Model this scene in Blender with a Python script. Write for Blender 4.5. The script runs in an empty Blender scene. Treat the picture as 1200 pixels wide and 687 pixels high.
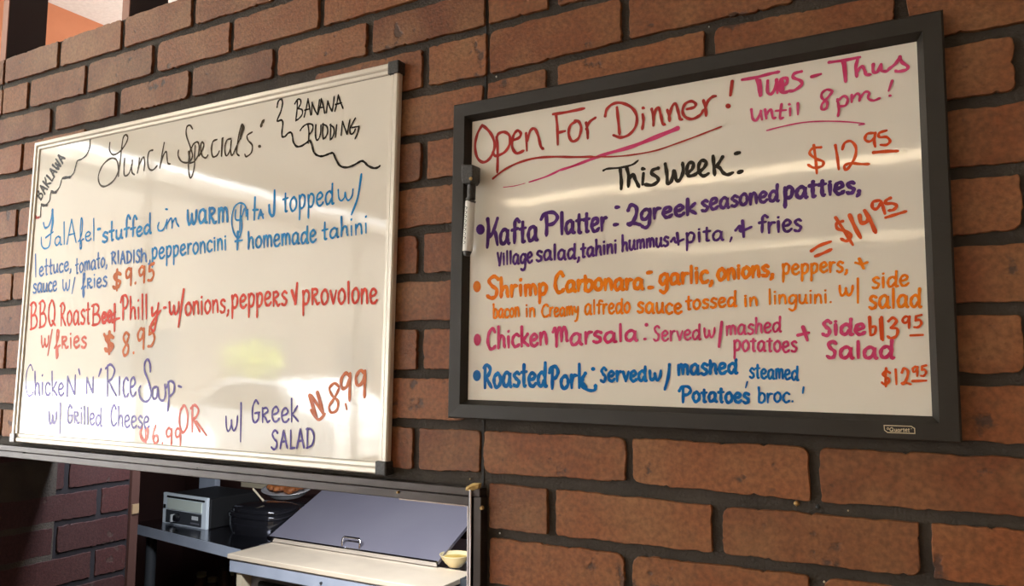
import bpy, math, random
import numpy as np
from mathutils import Matrix, Vector

# ------------------------------------------------------------------ camera
F = 900.0
YAW, PITCH, ROLL = 0.50745, 0.09763, -0.00286
CAM = np.array([0.0, -0.87841, 1.5])
ZO = 1.5 + 0.66937
def _rot(a, b, c):
    ca, sa = math.cos(a), math.sin(a); Rz = np.array([[ca, -sa, 0], [sa, ca, 0], [0, 0, 1.]])
    cb, sb = math.cos(b), math.sin(b); Rx = np.array([[1., 0, 0], [0, cb, -sb], [0, sb, cb]])
    cc, sc = math.cos(c), math.sin(c); Ry = np.array([[cc, 0, sc], [0, 1., 0], [-sc, 0, cc]])
    return Rz @ Rx @ Ry
RM = _rot(YAW, PITCH, ROLL)
scene = bpy.context.scene
C = scene.collection
camd = bpy.data.cameras.new('camera'); cam = bpy.data.objects.new('camera', camd); C.objects.link(cam)
camd.sensor_fit = 'HORIZONTAL'; camd.sensor_width = 36.0; camd.lens = F / 1200 * 36.0
camd.clip_start = 0.02; camd.clip_end = 200
m4 = Matrix.Identity(4)
for r in range(3):
    m4[r][0] = RM[r, 0]; m4[r][1] = RM[r, 2]; m4[r][2] = -RM[r, 1]; m4[r][3] = CAM[r]
cam.matrix_world = m4
scene.camera = cam

# ------------------------------------------------------------------ world and light
w = bpy.data.worlds.new('sky'); scene.world = w; w.use_nodes = True
bg = w.node_tree.nodes['Background']
bg.inputs['Color'].default_value = (0.90, 0.95, 1.0, 1); bg.inputs['Strength'].default_value = 9.0
LX = -4.5                                   # window wall on the left
sun = bpy.data.lights.new('sun', 'SUN'); sun.energy = 42; sun.angle = .01; sun.color = (1, .95, .86)
so = bpy.data.objects.new('sun', sun); C.objects.link(so)
so.rotation_euler = Vector((-.6, .2, -.75)).to_track_quat('-Z', 'Y').to_euler()
def area(name, loc, rot, sx, sy, power, col, portal=False):
    l = bpy.data.lights.new(name, 'AREA'); l.shape = 'RECTANGLE'; l.size = sx; l.size_y = sy
    l.energy = power; l.color = col
    if portal: l.cycles.is_portal = True
    o = bpy.data.objects.new(name, l); C.objects.link(o); o.location = loc; o.rotation_euler = rot
    return o
area('window_portal', (LX + 0.02, -3.4, 1.65), (0, -math.pi / 2, 0), 2.6, 6.3, 1, (1, 1, 1), True)
LAMP = 34.0; DOWN_FILL = 26.0; CEILING_FILL = 17.0; KITCHEN_FILL = 15.0
scene.view_settings.view_transform = 'Standard'; scene.view_settings.look = 'None'
scene.view_settings.gamma = 1.0; scene.view_settings.exposure = 0.57
scene.view_settings.use_curve_mapping = False
scene.cycles.max_bounces = 8; scene.cycles.diffuse_bounces = 5

# ------------------------------------------------------------------ helpers
def ray(u, v):
    return RM @ np.array([(u - 600) / F, 1.0, (343.5 - v) / F])
def Py(u, v, y=0.0):
    d = ray(u, v); return CAM + d * ((y - CAM[1]) / d[1])
def Pz(u, v, z):
    d = ray(u, v); return CAM + d * ((z - CAM[2]) / d[2])
def Px(u, v, x):
    d = ray(u, v); return CAM + d * ((x - CAM[0]) / d[0])
def x_at(u, y, z):
    U = (u - 600) / F
    k = RM[:, 0] - U * RM[:, 1]
    return CAM[0] - ((y - CAM[1]) * k[1] + (z - CAM[2]) * k[2]) / k[0]

def tag(o, label=None, cat=None, group=None, kind=None):
    if label: o['label'] = label
    if cat: o['category'] = cat
    if group: o['group'] = group
    if kind: o['kind'] = kind
    return o
def empty(name, loc, label, cat, group=None):
    o = bpy.data.objects.new(name, None); C.objects.link(o); o.location = loc; o.empty_display_size = 0.05
    return tag(o, label, cat, group)
class MB:
    def __init__(s): s.v = []; s.f = []; s.sm = []
    def add(s, vs, fs, smooth=False):
        n = len(s.v); s.v += [tuple(map(float, p)) for p in vs]
        s.f += [tuple(i + n for i in f) for f in fs]; s.sm += [smooth] * len(fs); return s
    def box(s, x0, x1, y0, y1, z0, z1):
        vs = [(x, y, z) for x in (x0, x1) for y in (y0, y1) for z in (z0, z1)]
        return s.add(vs, [(0, 1, 3, 2), (4, 6, 7, 5), (0, 4, 5, 1), (2, 3, 7, 6), (0, 2, 6, 4), (1, 5, 7, 3)])
    def prism(s, quad_lo, quad_hi):
        n = len(quad_lo); vs = list(quad_lo) + list(quad_hi)
        fs = [tuple(range(n))[::-1], tuple(range(n, 2 * n))] + [(i, (i + 1) % n, n + (i + 1) % n, n + i) for i in range(n)]
        return s.add(vs, fs)
    def tube(s, pts, r, n=10, closed_ends=True):
        pts = [Vector(p) for p in pts]; rs = r if isinstance(r, (list, tuple)) else [r] * len(pts)
        vs = []; fs = []; up = None
        for i, p in enumerate(pts):
            t = (pts[min(i + 1, len(pts) - 1)] - pts[max(i - 1, 0)]).normalized()
            if up is None: up = Vector((0, 0, 1)) if abs(t.z) < .9 else Vector((1, 0, 0))
            a = t.cross(up).normalized(); b = a.cross(t).normalized(); up = b
            for j in range(n):
                an = 2 * math.pi * j / n; vs.append(p + rs[i] * (a * math.cos(an) + b * math.sin(an)))
        for i in range(len(pts) - 1):
            for j in range(n):
                fs.append((i * n + j, i * n + (j + 1) % n, (i + 1) * n + (j + 1) % n, (i + 1) * n + j))
        s.add(vs, fs, True)
        if closed_ends:
            s.add(vs[:n], [tuple(range(n))[::-1]]); s.add(vs[-n:], [tuple(range(n))])
        return s
    def lathe(s, c, prof, n=24, sx=1, sy=1, sq=2.0):
        vs = []; fs = []
        for r, z in prof:
            for j in range(n):
                a = 2 * math.pi * j / n; ca, sa = math.cos(a), math.sin(a)
                k = (abs(ca) ** sq + abs(sa) ** sq) ** (-1 / sq)
                vs.append((c[0] + r * sx * ca * k, c[1] + r * sy * sa * k, c[2] + z))
        for i in range(len(prof) - 1):
            for j in range(n):
                fs.append((i * n + j, i * n + (j + 1) % n, (i + 1) * n + (j + 1) % n, (i + 1) * n + j))
        s.add(vs, fs, True)
        s.add(vs[:n], [tuple(range(n))[::-1]]); s.add(vs[-n:], [tuple(range(n))])
        return s
    def build(s, name, mat, parent=None, bevel=0, rel=True):
        me = bpy.data.meshes.new(name); vs = s.v
        o = bpy.data.objects.new(name, me); C.objects.link(o)
        if parent is not None:
            o.parent = parent
            if rel and parent.type == 'EMPTY':
                l = parent.location; vs = [(a - l.x, b - l.y, c - l.z) for a, b, c in vs]
            elif rel and parent.parent is not None and parent.parent.type == 'EMPTY':
                l = parent.parent.location; vs = [(a - l.x, b - l.y, c - l.z) for a, b, c in vs]
        me.from_pydata(vs, [], s.f); me.polygons.foreach_set('use_smooth', s.sm)
        me.materials.append(mat); me.update()
        if bevel:
            b = o.modifiers.new('bevel', 'BEVEL'); b.width = bevel; b.segments = 2; b.limit_method = 'ANGLE'
            b.angle_limit = math.radians(40)
        return o

# ------------------------------------------------------------------ materials
def mat(name, col, rough=.5, metal=0., col2=None, nscale=8., bump=0., bscale=60., spec=.5, rnd=0., coord='Object', emit=None, nlo=.35, nhi=.65, stretch=None):
    m = bpy.data.materials.new(name); m.use_nodes = True; t = m.node_tree; N = t.nodes; L = t.links
    b = N['Principled BSDF']; b.inputs['Roughness'].default_value = rough; b.inputs['Metallic'].default_value = metal
    b.inputs['Specular IOR Level'].default_value = spec
    b.inputs['Base Color'].default_value = (*col, 1)
    tc = N.new('ShaderNodeTexCoord'); src = tc.outputs[coord]
    if stretch:
        mp = N.new('ShaderNodeMapping'); mp.inputs['Scale'].default_value = stretch
        L.new(src, mp.inputs['Vector']); src = mp.outputs[0]
    out = None
    if col2:
        n = N.new('ShaderNodeTexNoise'); n.inputs['Scale'].default_value = nscale; n.inputs['Detail'].default_value = 4
        L.new(src, n.inputs['Vector'])
        mr = N.new('ShaderNodeMapRange'); mr.inputs[1].default_value = nlo; mr.inputs[2].default_value = nhi
        L.new(n.outputs[0], mr.inputs[0])
        mx = N.new('ShaderNodeMix'); mx.data_type = 'RGBA'; mx.inputs[6].default_value = (*col, 1); mx.inputs[7].default_value = (*col2, 1)
        L.new(mr.outputs[0], mx.inputs[0]); out = mx.outputs[2]; L.new(out, b.inputs['Base Color'])
    if bump:
        n2 = N.new('ShaderNodeTexNoise'); n2.inputs['Scale'].default_value = bscale; n2.inputs['Detail'].default_value = 5
        L.new(src, n2.inputs['Vector']); bp = N.new('ShaderNodeBump'); bp.inputs['Strength'].default_value = bump
        bp.inputs['Distance'].default_value = .002
        L.new(n2.outputs[0], bp.inputs['Height']); L.new(bp.outputs[0], b.inputs['Normal'])
    if emit: b.inputs['Emission Color'].default_value = (*emit[0], 1); b.inputs['Emission Strength'].default_value = emit[1]
    return m

def brick_material(name, c1, c2, c3):
    m = bpy.data.materials.new(name); m.use_nodes = True; t = m.node_tree; N = t.nodes; L = t.links
    b = N['Principled BSDF']; b.inputs['Roughness'].default_value = .55; b.inputs['Specular IOR Level'].default_value = .38
    tc = N.new('ShaderNodeTexCoord'); oi = N.new('ShaderNodeObjectInfo')
    mx = N.new('ShaderNodeMix'); mx.data_type = 'RGBA'; mx.inputs[6].default_value = (*c1, 1); mx.inputs[7].default_value = (*c2, 1)
    L.new(oi.outputs['Random'], mx.inputs[0])
    n = N.new('ShaderNodeTexNoise'); n.inputs['Scale'].default_value = 11; n.inputs['Detail'].default_value = 6
    add = N.new('ShaderNodeVectorMath'); add.operation = 'ADD'
    L.new(tc.outputs['Object'], add.inputs[0]); L.new(oi.outputs['Location'], add.inputs[1]); L.new(add.outputs[0], n.inputs['Vector'])
    mr = N.new('ShaderNodeMapRange'); mr.inputs[1].default_value = .4; mr.inputs[2].default_value = .75; mr.inputs[4].default_value = .75
    L.new(n.outputs[0], mr.inputs[0])
    mx2 = N.new('ShaderNodeMix'); mx2.data_type = 'RGBA'; mx2.inputs[7].default_value = (*c3, 1)
    L.new(mr.outputs[0], mx2.inputs[0]); L.new(mx.outputs[2], mx2.inputs[6])
    # pits and dark smears
    n3 = N.new('ShaderNodeTexNoise'); n3.inputs['Scale'].default_value = 55; n3.inputs['Detail'].default_value = 3
    L.new(add.outputs[0], n3.inputs['Vector'])
    n4 = N.new('ShaderNodeTexNoise'); n4.inputs['Scale'].default_value = 14; L.new(add.outputs[0], n4.inputs['Vector'])
    mu = N.new('ShaderNodeMath'); mu.operation = 'MULTIPLY'; L.new(n3.outputs[0], mu.inputs[0]); L.new(n4.outputs[0], mu.inputs[1])
    mr2 = N.new('ShaderNodeMapRange'); mr2.inputs[1].default_value = .375; mr2.inputs[2].default_value = .43; mr2.inputs[4].default_value = .8
    L.new(mu.outputs[0], mr2.inputs[0])
    mx3 = N.new('ShaderNodeMix'); mx3.data_type = 'RGBA'; mx3.inputs[7].default_value = (.05, .03, .025, 1)
    L.new(mr2.outputs[0], mx3.inputs[0]); L.new(mx2.outputs[2], mx3.inputs[6]); 
    n6 = N.new('ShaderNodeTexNoise'); n6.inputs['Scale'].default_value = 170; n6.inputs['Detail'].default_value = 5; L.new(add.outputs[0], n6.inputs['Vector'])
    mr3 = N.new('ShaderNodeMapRange'); mr3.inputs[1].default_value = .35; mr3.inputs[2].default_value = .68; mr3.inputs[3].default_value = 1.18; mr3.inputs[4].default_value = .72; L.new(n6.outputs[0], mr3.inputs[0])
    vm = N.new('ShaderNodeVectorMath'); vm.operation = 'SCALE'; L.new(mx3.outputs[2], vm.inputs[0]); L.new(mr3.outputs[0], vm.inputs['Scale'])
    L.new(vm.outputs[0], b.inputs['Base Color'])
    n5 = N.new('ShaderNodeTexNoise'); n5.inputs['Scale'].default_value = 300; n5.inputs['Detail'].default_value = 4; L.new(add.outputs[0], n5.inputs['Vector'])
    sb = N.new('ShaderNodeMath'); sb.operation = 'SUBTRACT'; L.new(n5.outputs[0], sb.inputs[0]); L.new(mr2.outputs[0], sb.inputs[1])
    bp = N.new('ShaderNodeBump'); bp.inputs['Strength'].default_value = .6; bp.inputs['Distance'].default_value = .0012
    L.new(sb.outputs[0], bp.inputs['Height']); L.new(bp.outputs[0], b.inputs['Normal'])
    return m

M = {}
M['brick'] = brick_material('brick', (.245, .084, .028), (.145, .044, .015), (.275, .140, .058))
M['jamb_brick_shaded'] = brick_material('jamb_brick_shaded', (.050, .017, .015), (.034, .012, .012), (.048, .022, .02))  # the jamb's shade is put into these darker brick and mortar colours
M['jamb_mortar_shaded'] = mat('jamb_mortar_shaded', (.010, .008, .010), .9)
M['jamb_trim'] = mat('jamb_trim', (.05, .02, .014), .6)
M['mortar'] = mat('mortar', (.055, .045, .035), .85, 0, (.034, .028, .022), 14, .9, 260)
M['white_board'] = mat('white_board', (.84, .81, .715), .05, 0, (.80, .77, .675), 3.0, .22, 7, spec=.5)
M['white_frame'] = mat('white_aluminium', (.80, .76, .66), .30, .25, (.74, .70, .61), 6, spec=.6, stretch=(1, 1, 1))
M['groove'] = mat('groove', (.28, .26, .23), .6)
M['black_cap'] = mat('black_cap', (.018, .018, .018), .45, 0, (.05, .05, .05), 300)
M['grey_cap'] = mat('grey_cap', (.36, .36, .37), .25, 0, (.2, .2, .21), 260)
M['black_frame'] = mat('black_frame', (.011, .009, .0065), .5, 0, (.015, .0125, .009), 30, .1, 200)
M['trim_metal'] = mat('trim_metal', (.065, .056, .052), .34, .5, (.05, .043, .04), 10)
M['chrome'] = mat('chrome', (.75, .75, .78), .12, 1)
M['steel'] = mat('brushed_steel', (.56, .58, .62), .32, .55, (.48, .50, .55), 5, stretch=(1, 12, 12))
M['daylit_steel'] = mat('daylit_steel', (.55, .60, .68), .4, .15, (.45, .50, .58), 9)  # daylight on the steel is put into this pale colour
M['top_steel'] = mat('top_steel', (.30, .30, .34), .22, 1, (.24, .24, .28), 6)  # dark reflections on the counter top are put into this colour
M['lid_steel'] = mat('lid_steel', (.285, .27, .315), .42, .3, (.255, .24, .29), 4)
M['poly_board'] = mat('cutting_board', (.80, .67, .49), .45, 0, (.72, .60, .44), 12)
M['post_shaded'] = mat('post_shaded_brown', (.035, .012, .010), .5)
M['post_lit'] = mat('post_lit', (.36, .14, .085), .55, 0, (.30, .11, .065), 6)  # lit front and shaded side of one post put into two colours
M['orange'] = mat('orange_paint', (.80, .32, .17), .7, 0, (.75, .29, .15), 8, .2, 90)
M['ceiling'] = mat('ceiling_paint', (.80, .79, .76), .9, 0, (.72, .71, .68), 60, .8, 120)
M['wall_paint'] = mat('wall_paint', (.62, .50, .38), .8)
M['floor'] = mat('floor_tile', (.22, .15, .11), .5, 0, (.17, .12, .09), 3)
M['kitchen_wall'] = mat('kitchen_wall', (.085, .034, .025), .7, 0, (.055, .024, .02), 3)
M['light_block'] = mat('light_block', (.05, .028, .022), .7)
M['black_gloss'] = mat('black_gloss', (.012, .012, .014), .12, spec=.6)
M['black_matte'] = mat('black_matte', (.012, .012, .012), .6)
M['dark_grey'] = mat('dark_grey', (.05, .055, .06), .5)
M['glass_pane'] = mat('pale_panel', (.22, .22, .24), .2)
M['white_plastic'] = mat('white_plastic', (.80, .83, .80), .35)
M['warmer_front'] = mat('warmer_front', (.86, .95, .97), .35)
M['plate_face'] = mat('plate_face', (.78, .86, .74), .35)
M['yellow_bowl'] = mat('yellow_bowl', (.80, .66, .36), .35)
M['sauce'] = mat('yellow_sauce', (.72, .45, .06), .3, 0, (.78, .55, .14), 60)
M['foil'] = mat('foil', (.88, .87, .85), .3, .45, bump=1.0, bscale=120)
M['fried'] = mat('brown_food', (.50, .17, .045), .5, 0, (.26, .08, .025), 60, 1, 90)
M['cream'] = mat('cream', (.66, .56, .38), .6)
M['plate_tan'] = mat('plate_tan', (.22, .15, .08), .6)
M['grey_panel'] = mat('grey_panel', (.11, .10, .085), .6)
M['jar'] = mat('jar_brown', (.20, .10, .07), .25)
M['jar_lid'] = mat('jar_lid', (.55, .5, .28), .5)
M['crumb'] = mat('pale_chip', (.75, .58, .25), .7, 0, (.6, .42, .15), 90)
M['gold'] = mat('gold_fleck', (.45, .30, .12), .4, .5)
M['window_frame'] = mat('window_frame', (.12, .11, .10), .4, .5)
M['asphalt'] = mat('asphalt', (.07, .07, .07), .9, 0, (.05, .05, .05), 2)
M['car_white'] = mat('car_white', (.85, .86, .88), .2, spec=.7)
M['car_glass'] = mat('car_glass', (.03, .04, .05), .05)
M['tyre'] = mat('tyre', (.02, .02, .02), .8)
M['leaf'] = mat('leaf', (.62, .66, .16), .7, 0, (.3, .40, .08), 5)
M['facade'] = mat('facade', (.15, .135, .12), .9, 0, (.11, .10, .09), .5); M['roof_edge'] = mat('roof_edge', (.2, .18, .16), .8)
M['bark'] = mat('bark', (.12, .08, .05), .9)
M['table_wood'] = mat('table_wood', (.25, .12, .06), .4)
def ink(name, col, col2, rough=.22):
    return mat(name, col, rough, 0, col2, 55, spec=.16, nlo=.3, nhi=.7)
INK = dict(
    black=ink('ink_black', (.010, .008, .006), (.022, .018, .014)),
    brown=ink('ink_brown', (.045, .030, .016), (.07, .048, .026)),
    blue=ink('ink_blue', (.004, .17, .47), (.015, .28, .60)),
    bluep=ink('ink_blue_violet', (.06, .15, .42), (.08, .24, .55)),
    red=ink('ink_red', (.62, .030, .014), (.70, .065, .03)),
    redp=ink('ink_faded_red', (.60, .075, .04), (.70, .16, .10)),
    rust=ink('ink_rust', (.48, .085, .008), (.60, .15, .03)),
    purple=ink('ink_purple', (.05, .025, .20), (.10, .06, .30)),
    violet=ink('ink_violet', (.055, .012, .13), (.10, .03, .21)),
    maroon=ink('ink_maroon', (.33, .025, .022), (.44, .055, .045)),
    pink=ink('ink_pink', (.54, .03, .12), (.64, .09, .22)),
    orange=ink('ink_orange', (.78, .16, .004), (.84, .25, .012)),
    redor=ink('ink_red_orange', (.60, .055, .010), (.72, .12, .025)),
    sky=ink('ink_sky_blue', (.003, .105, .38), (.010, .19, .52)),
    dred=ink('ink_deep_red', (.25, .015, .015), (.35, .04, .03)))

# ------------------------------------------------------------------ structure: brick wall with the pass-through
OX0, OX1, OZ0, OZ1 = -1.677, -0.530, 0.70, 1.345
WT = 2.166
wb = MB()
wb.box(LX, OX0, 0, .12, 0, WT); wb.box(OX1, 3.0, 0, .12, 0, WT)
wb.box(OX0, OX1, 0, .12, OZ1, WT); wb.box(OX0, OX1, 0, .12, 0, OZ0)
wall = tag(wb.build('wall_far', M['mortar']), kind='structure')
Lpts = {1: [(3.3, 102.9), (67, 83.5), (142.3, 62), (180, 50), (225, 35.3), (270.4, 23), (322, 5.3)],
2: [(0, 138.8), (56, 125), (100.4, 114), (137, 104.6), (180.8, 90.5), (222, 79.5), (270.4, 66), (320.6, 54), (372.5, 38.5), (432, 23.5), (489, 6)],
3: [(0, 173), (42, 162.6), (432, 69.5), (497, 54), (560, 39), (571.8, 35), (647, 15.9), (690.6, 3.3)],
4: [(0, 209), (36, 202.7), (469, 114.6), (499, 107), (560, 97), (573.5, 93.7), (643.8, 75.3), (733, 54), (833.8, 30), (919, 12.6), (995, 0)],
5: [(0, 245), (33.7, 240.7), (483.7, 164), (518.6, 159.7), (1108, 50), (1198, 35)],
6: [(0, 283.7), (30, 279), (469, 219.4), (498, 216.5), (527, 212), (1113, 125), (1198, 113.5)],
7: [(0, 318.6), (25.6, 316.3), (469, 273.3), (524.5, 267), (1114.5, 204.7), (1198, 197.5)],
8: [(0, 356.6), (21, 354.7), (463, 326.6), (524.5, 325), (1117.7, 283.6), (1198, 277.7)],
9: [(0, 396), (18, 396), (463, 381.5), (524.5, 380.5), (1123.6, 363), (1198, 361.6)],
10: [(0, 436), (15.7, 435), (460, 439.3), (523, 437.3), (1127.6, 445), (1198, 445)],
11: [(0, 476.5), (13, 476), (460, 495), (560, 499), (640, 502.5), (900, 515), (1132, 523.5), (1198, 529.6)],
12: [(470, 554), (560, 559), (644, 567), (736, 570), (798, 577), (840, 586), (952, 594), (1080, 604.7), (1198, 611.9)],
13: [(580, 624), (646, 632), (736, 643), (839.5, 654), (960, 668), (980, 671)]}
H = .0677
def zline(k, x):
    if k in Lpts:
        P = sorted((float(q[0]), float(q[2])) for q in (Py(u, v, 0.) for u, v in Lpts[k]))
        return float(np.interp(x, [a for a, _ in P], [b for _, b in P]))
    return ZO - k * H - (.002 if k else 0)
rng = random.Random(7)
def jag(n, amp, rr):
    a = [rr.gauss(0, 1) for _ in range(n)]
    b = [(a[max(i - 1, 0)] + a[i] * 2.2 + a[min(i + 1, n - 1)]) / 4.2 for i in range(n)]; f1 = rr.uniform(.15, .4); f0 = rr.uniform(0, 6)
    b = [q + 1.1 * math.sin(f0 + f1 * i) * (i > 1 and i < n - 2) for i, q in enumerate(b)]
    for i in range(n):
        if rr.random() < .035: b[i] -= rr.uniform(1.5, 3.2)
    return [q * amp for q in b]
def brick_mesh(w0, hL, hR, zl, zr, rr, proud):
    """irregular brick face: local x 0..w0, z offsets; returns outline"""
    r = [rr.uniform(.0008, .005) if rr.random() < .75 else rr.uniform(.006, .012) for _ in range(4)]
    nx = max(6, int(w0 / .0042)); nz = 11
    out = []
    def arc(cx, cz, rad, a0):
        return [(cx + rad * math.cos(a0 + t * math.pi / 6), cz + rad * math.sin(a0 + t * math.pi / 6)) for t in range(4)]
    zt = lambda x: zl[1] + (zr[1] - zl[1]) * x / w0
    zb = lambda x: zl[0] + (zr[0] - zl[0]) * x / w0
    out += arc(r[0], zb(0) + r[0], r[0], math.pi)
    j = jag(nx, .00062, rr)
    out += [(x, zb(x) - j[i]) for i, x in enumerate(np.linspace(r[0] + .005, w0 - r[1] - .005, nx))]
    out += arc(w0 - r[1], zb(w0) + r[1], r[1], 1.5 * math.pi)
    j = jag(nz, .0006, rr)
    out += [(w0 + j[i], z) for i, z in enumerate(np.linspace(zb(w0) + r[1] + .004, zt(w0) - r[2] - .004, nz))]
    out += arc(w0 - r[2], zt(w0) - r[2], r[2], 0)
    j = jag(nx, .00062, rr)
    out += [(x, zt(x) + j[i]) for i, x in enumerate(np.linspace(w0 - r[2] - .005, r[3] + .005, nx))]
    out += arc(r[3], zt(0) - r[3], r[3], .5 * math.pi)
    j = jag(nz, .0006, rr)
    out += [(-j[i], z) for i, z in enumerate(np.linspace(zt(0) - r[3] - .004, zb(0) + r[0] + .004, nz))]
    return out
def make_brick(x0, x1, zb0, zt0, zb1, zt1, parent, axis='x', base=0.0, bm='brick'):
    w0 = x1 - x0
    if w0 < .015: return
    zc = (zb0 + zt0) / 2; proud = .0048 + rng.uniform(-.0010, .0012)
    out = brick_mesh(w0, 0, 0, (zb0 - zc, zt0 - zc), (zb1 - zc, zt1 - zc), rng, proud)
    n = len(out); cx = w0 / 2; cz = 0
    def ins(p, d):
        dx, dz = cx - p[0], cz - p[1]
        ax = min(1, max(-1, dx / .02)); az = min(1, max(-1, dz / .01)); return (p[0] + ax * d, p[1] + az * d)
    rings = [([p for p in out], 0.004), ([p for p in out], -proud + .0007), ([ins(p, .0007) for p in out], -proud)]
    vs = []
    for ring, y in rings:
        for a, b in ring:
            vs.append((a - cx, y, b) if axis == 'x' else (-y, a - cx, b))
    fs = []
    for k in range(2):
        for i in range(n): fs.append((k * n + i, k * n + (i + 1) % n, (k + 1) * n + (i + 1) % n, (k + 1) * n + i))
    fs.append(tuple(range(2 * n, 3 * n)))
    me = bpy.data.meshes.new('brick'); me.from_pydata(vs, [], fs); me.materials.append(M[bm]); me.update()
    o = bpy.data.objects.new('brick', me); C.objects.link(o); o.parent = parent
    o.location = ((x0 + x1) / 2, base, zc) if axis == 'x' else (base, (x0 + x1) / 2, zc)
    return o
DL = .206; JT = .0062
N_ = None
rows = {0: [(N_, 3), (5.5, 66.5), (70.5, 140.5), (145.5, 223.5), (228.5, 322)],
1: [(-20, 1), (2.5, 30.6), (34.8, 98), (103, 177.4), (184, 268), (273.7, 372.5), (379.7, 488), (496, N_)],
2: [(N_, 57.5), (64.8, 134), (141, 220), (225.5, 318.5), (325.3, 428.6), (437, 567.5), (572.3, 641), (653, N_)],
3: [(N_, 24), (27.5, N_), (N_, 493.5), (502, 569), (574.3, 727.4), (736.7, 928), (940, N_)],
4: [(-30, 60), (450, 565), (570.8, 638.7), (653, 825.4), (838, 1049), (1064, N_)],
5: [(N_, 17.2), (20.7, N_), (N_, 492.2), (500, N_), (N_, 1189), (1202, N_)],
6: [(-25, 50), (446, 548), (1095, N_)],
7: [(N_, 11.6), (14.4, N_), (N_, 487.5), (496, N_), (N_, 1196.5), (1210, N_)],
8: [(-25, 45), (440, 545), (1080, N_)],
9: [(N_, 4), (6.8, N_), (N_, 487.5), (495.5, N_), (N_, 1199), (1212, N_)],
10: [(-25, 40), (435, 545), (1090, N_)],
11: [(N_, 0), (2, N_), (N_, 482.5), (490, 561.3), (566, 732), (741, 948), (961, N_)],
12: [(573, 640.5), (651, 834), (847, 1078), (1093, N_)],
13: [(573, 731), (741, 948.6), (966, N_)],
14: [(573, 655), (668, N_)], 15: [(573, 720), (735, N_)], 16: [(573, 640), (650, N_)], 17: [(573, 700), (712, N_)]}
for k, lst in rows.items():
    zm = ZO - (k + .5) * H
    segs = []
    for a, b in lst:
        xa = x_at(a, -.006, zm) if a is not None else None
        xb = x_at(b, -.006, zm) if b is not None else None
        if xa is None: xa = xb - DL
        if xb is None: xb = xa + DL
        segs.append([xa, xb])
    first = min(s[0] for s in segs); last = max(s[1] for s in segs)
    x = last + .013
    while x < .42:
        segs.append([x, x + DL]); x += DL + .013
    if k < 12: x = first - .013
    else:
        x = OX0 - .006 - (DL / 2 if k % 2 else 0)
        if k % 2: segs.append([x + .007, OX0 - .002])
    while x > -2.15:
        segs.append([x - DL, x]); x -= DL + .013
    for xa, xb in segs:
        jt = JT
        zt0, zt1 = zline(k, xa) - jt, zline(k, xb) - jt
        if k == 0: zt0 = zt1 = WT + .0
        zb0, zb1 = zline(k + 1, xa) + jt, zline(k + 1, xb) + jt
        make_brick(xa, xb, zb0, zt0, zb1, zt1, wall)
# vertical panel seam: a thin recessed-looking dark joint strip standing on the mortar
sx = float(Py(569.5, 60)[0])
MB().box(sx - .0016, sx + .0016, -.0015, .002, OZ1 + .002, WT).build('panel_seam', M['black_matte'], wall)
sx2 = float(Py(3.6, 84)[0])
MB().box(sx2 - .0016, sx2 + .0016, -.0015, .002, ZO - 2 * H, WT).build('panel_seam', M['black_matte'], wall)

# brick return (left jamb of the pass-through)
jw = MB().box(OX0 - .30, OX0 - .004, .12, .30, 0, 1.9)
jamb = tag(jw.build('wall_jamb', M['jamb_mortar_shaded']), kind='structure')
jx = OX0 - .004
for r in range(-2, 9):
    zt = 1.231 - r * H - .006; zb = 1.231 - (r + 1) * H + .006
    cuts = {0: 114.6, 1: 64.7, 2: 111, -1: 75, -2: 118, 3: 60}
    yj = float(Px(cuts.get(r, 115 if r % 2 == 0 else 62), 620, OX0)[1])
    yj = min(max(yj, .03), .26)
    make_brick(.002, yj - .006, zb, zt, zb, zt, jamb, 'y', jx, 'jamb_brick_shaded')
    make_brick(yj + .006, .292, zb, zt, zb, zt, jamb, 'y', jx, 'jamb_brick_shaded')

# metal trim round the pass-through
def trim_bar(z0, z1, parts):
    pass
tr = MB()
tr.box(OX0 - .03, OX1 + .004, -.016, .01, OZ1 - .0105, OZ1)
tr.box(OX0 - .03, OX1 - .008, -.013, .01, OZ1 - .0235, OZ1 - .0115)
top_trim = tag(tr.build('trim_1', M['trim_metal'], bevel=.0012), kind='structure')
tr = MB(); tr.box(OX1 - .006, OX1 + .006, -.016, .12, OZ0, OZ1 - .0108)
side_trim = tag(tr.build('trim_2', M['trim_metal'], bevel=.0012), kind='structure')
MB().box(OX1 - .0105, OX1 - .0072, -.019, .01, OZ0, OZ1 - .002).build('chrome_bead', M['chrome'], side_trim, bevel=.0006)
MB().box(OX1 - .0215, OX1 - .0195, -.006, .02, OZ0, OZ1 - .024).build('chrome_bead', M['chrome'], side_trim, bevel=.0004)
MB().box(OX1 - .0193, OX1 - .0107, -.002, .02, OZ0, OZ1 - .0237).build('inner_rebate', M['black_matte'], side_trim)
MB().box(OX1 - .13, OX1 - .0217, -.010, .0, OZ1 - .0255, OZ1 - .0237).build('chrome_bead', M['chrome'], top_trim)
for (u, v) in [(28.8, 530.5), (233, 548.5), (467, 577)]:
    q = Py(u, v, -.013); MB().tube([(q[0], -.0125, q[2]), (q[0], -.0165, q[2])], [.0022, .0014], 10).build('screw', M['gold'] if u > 400 else M['black_matte'], top_trim)
q = Py(565, 595.5, -.016); MB().tube([(q[0], -.0155, q[2]), (q[0], -.019, q[2])], [.003, .002], 10).build('screw', M['gold'], side_trim)

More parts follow.
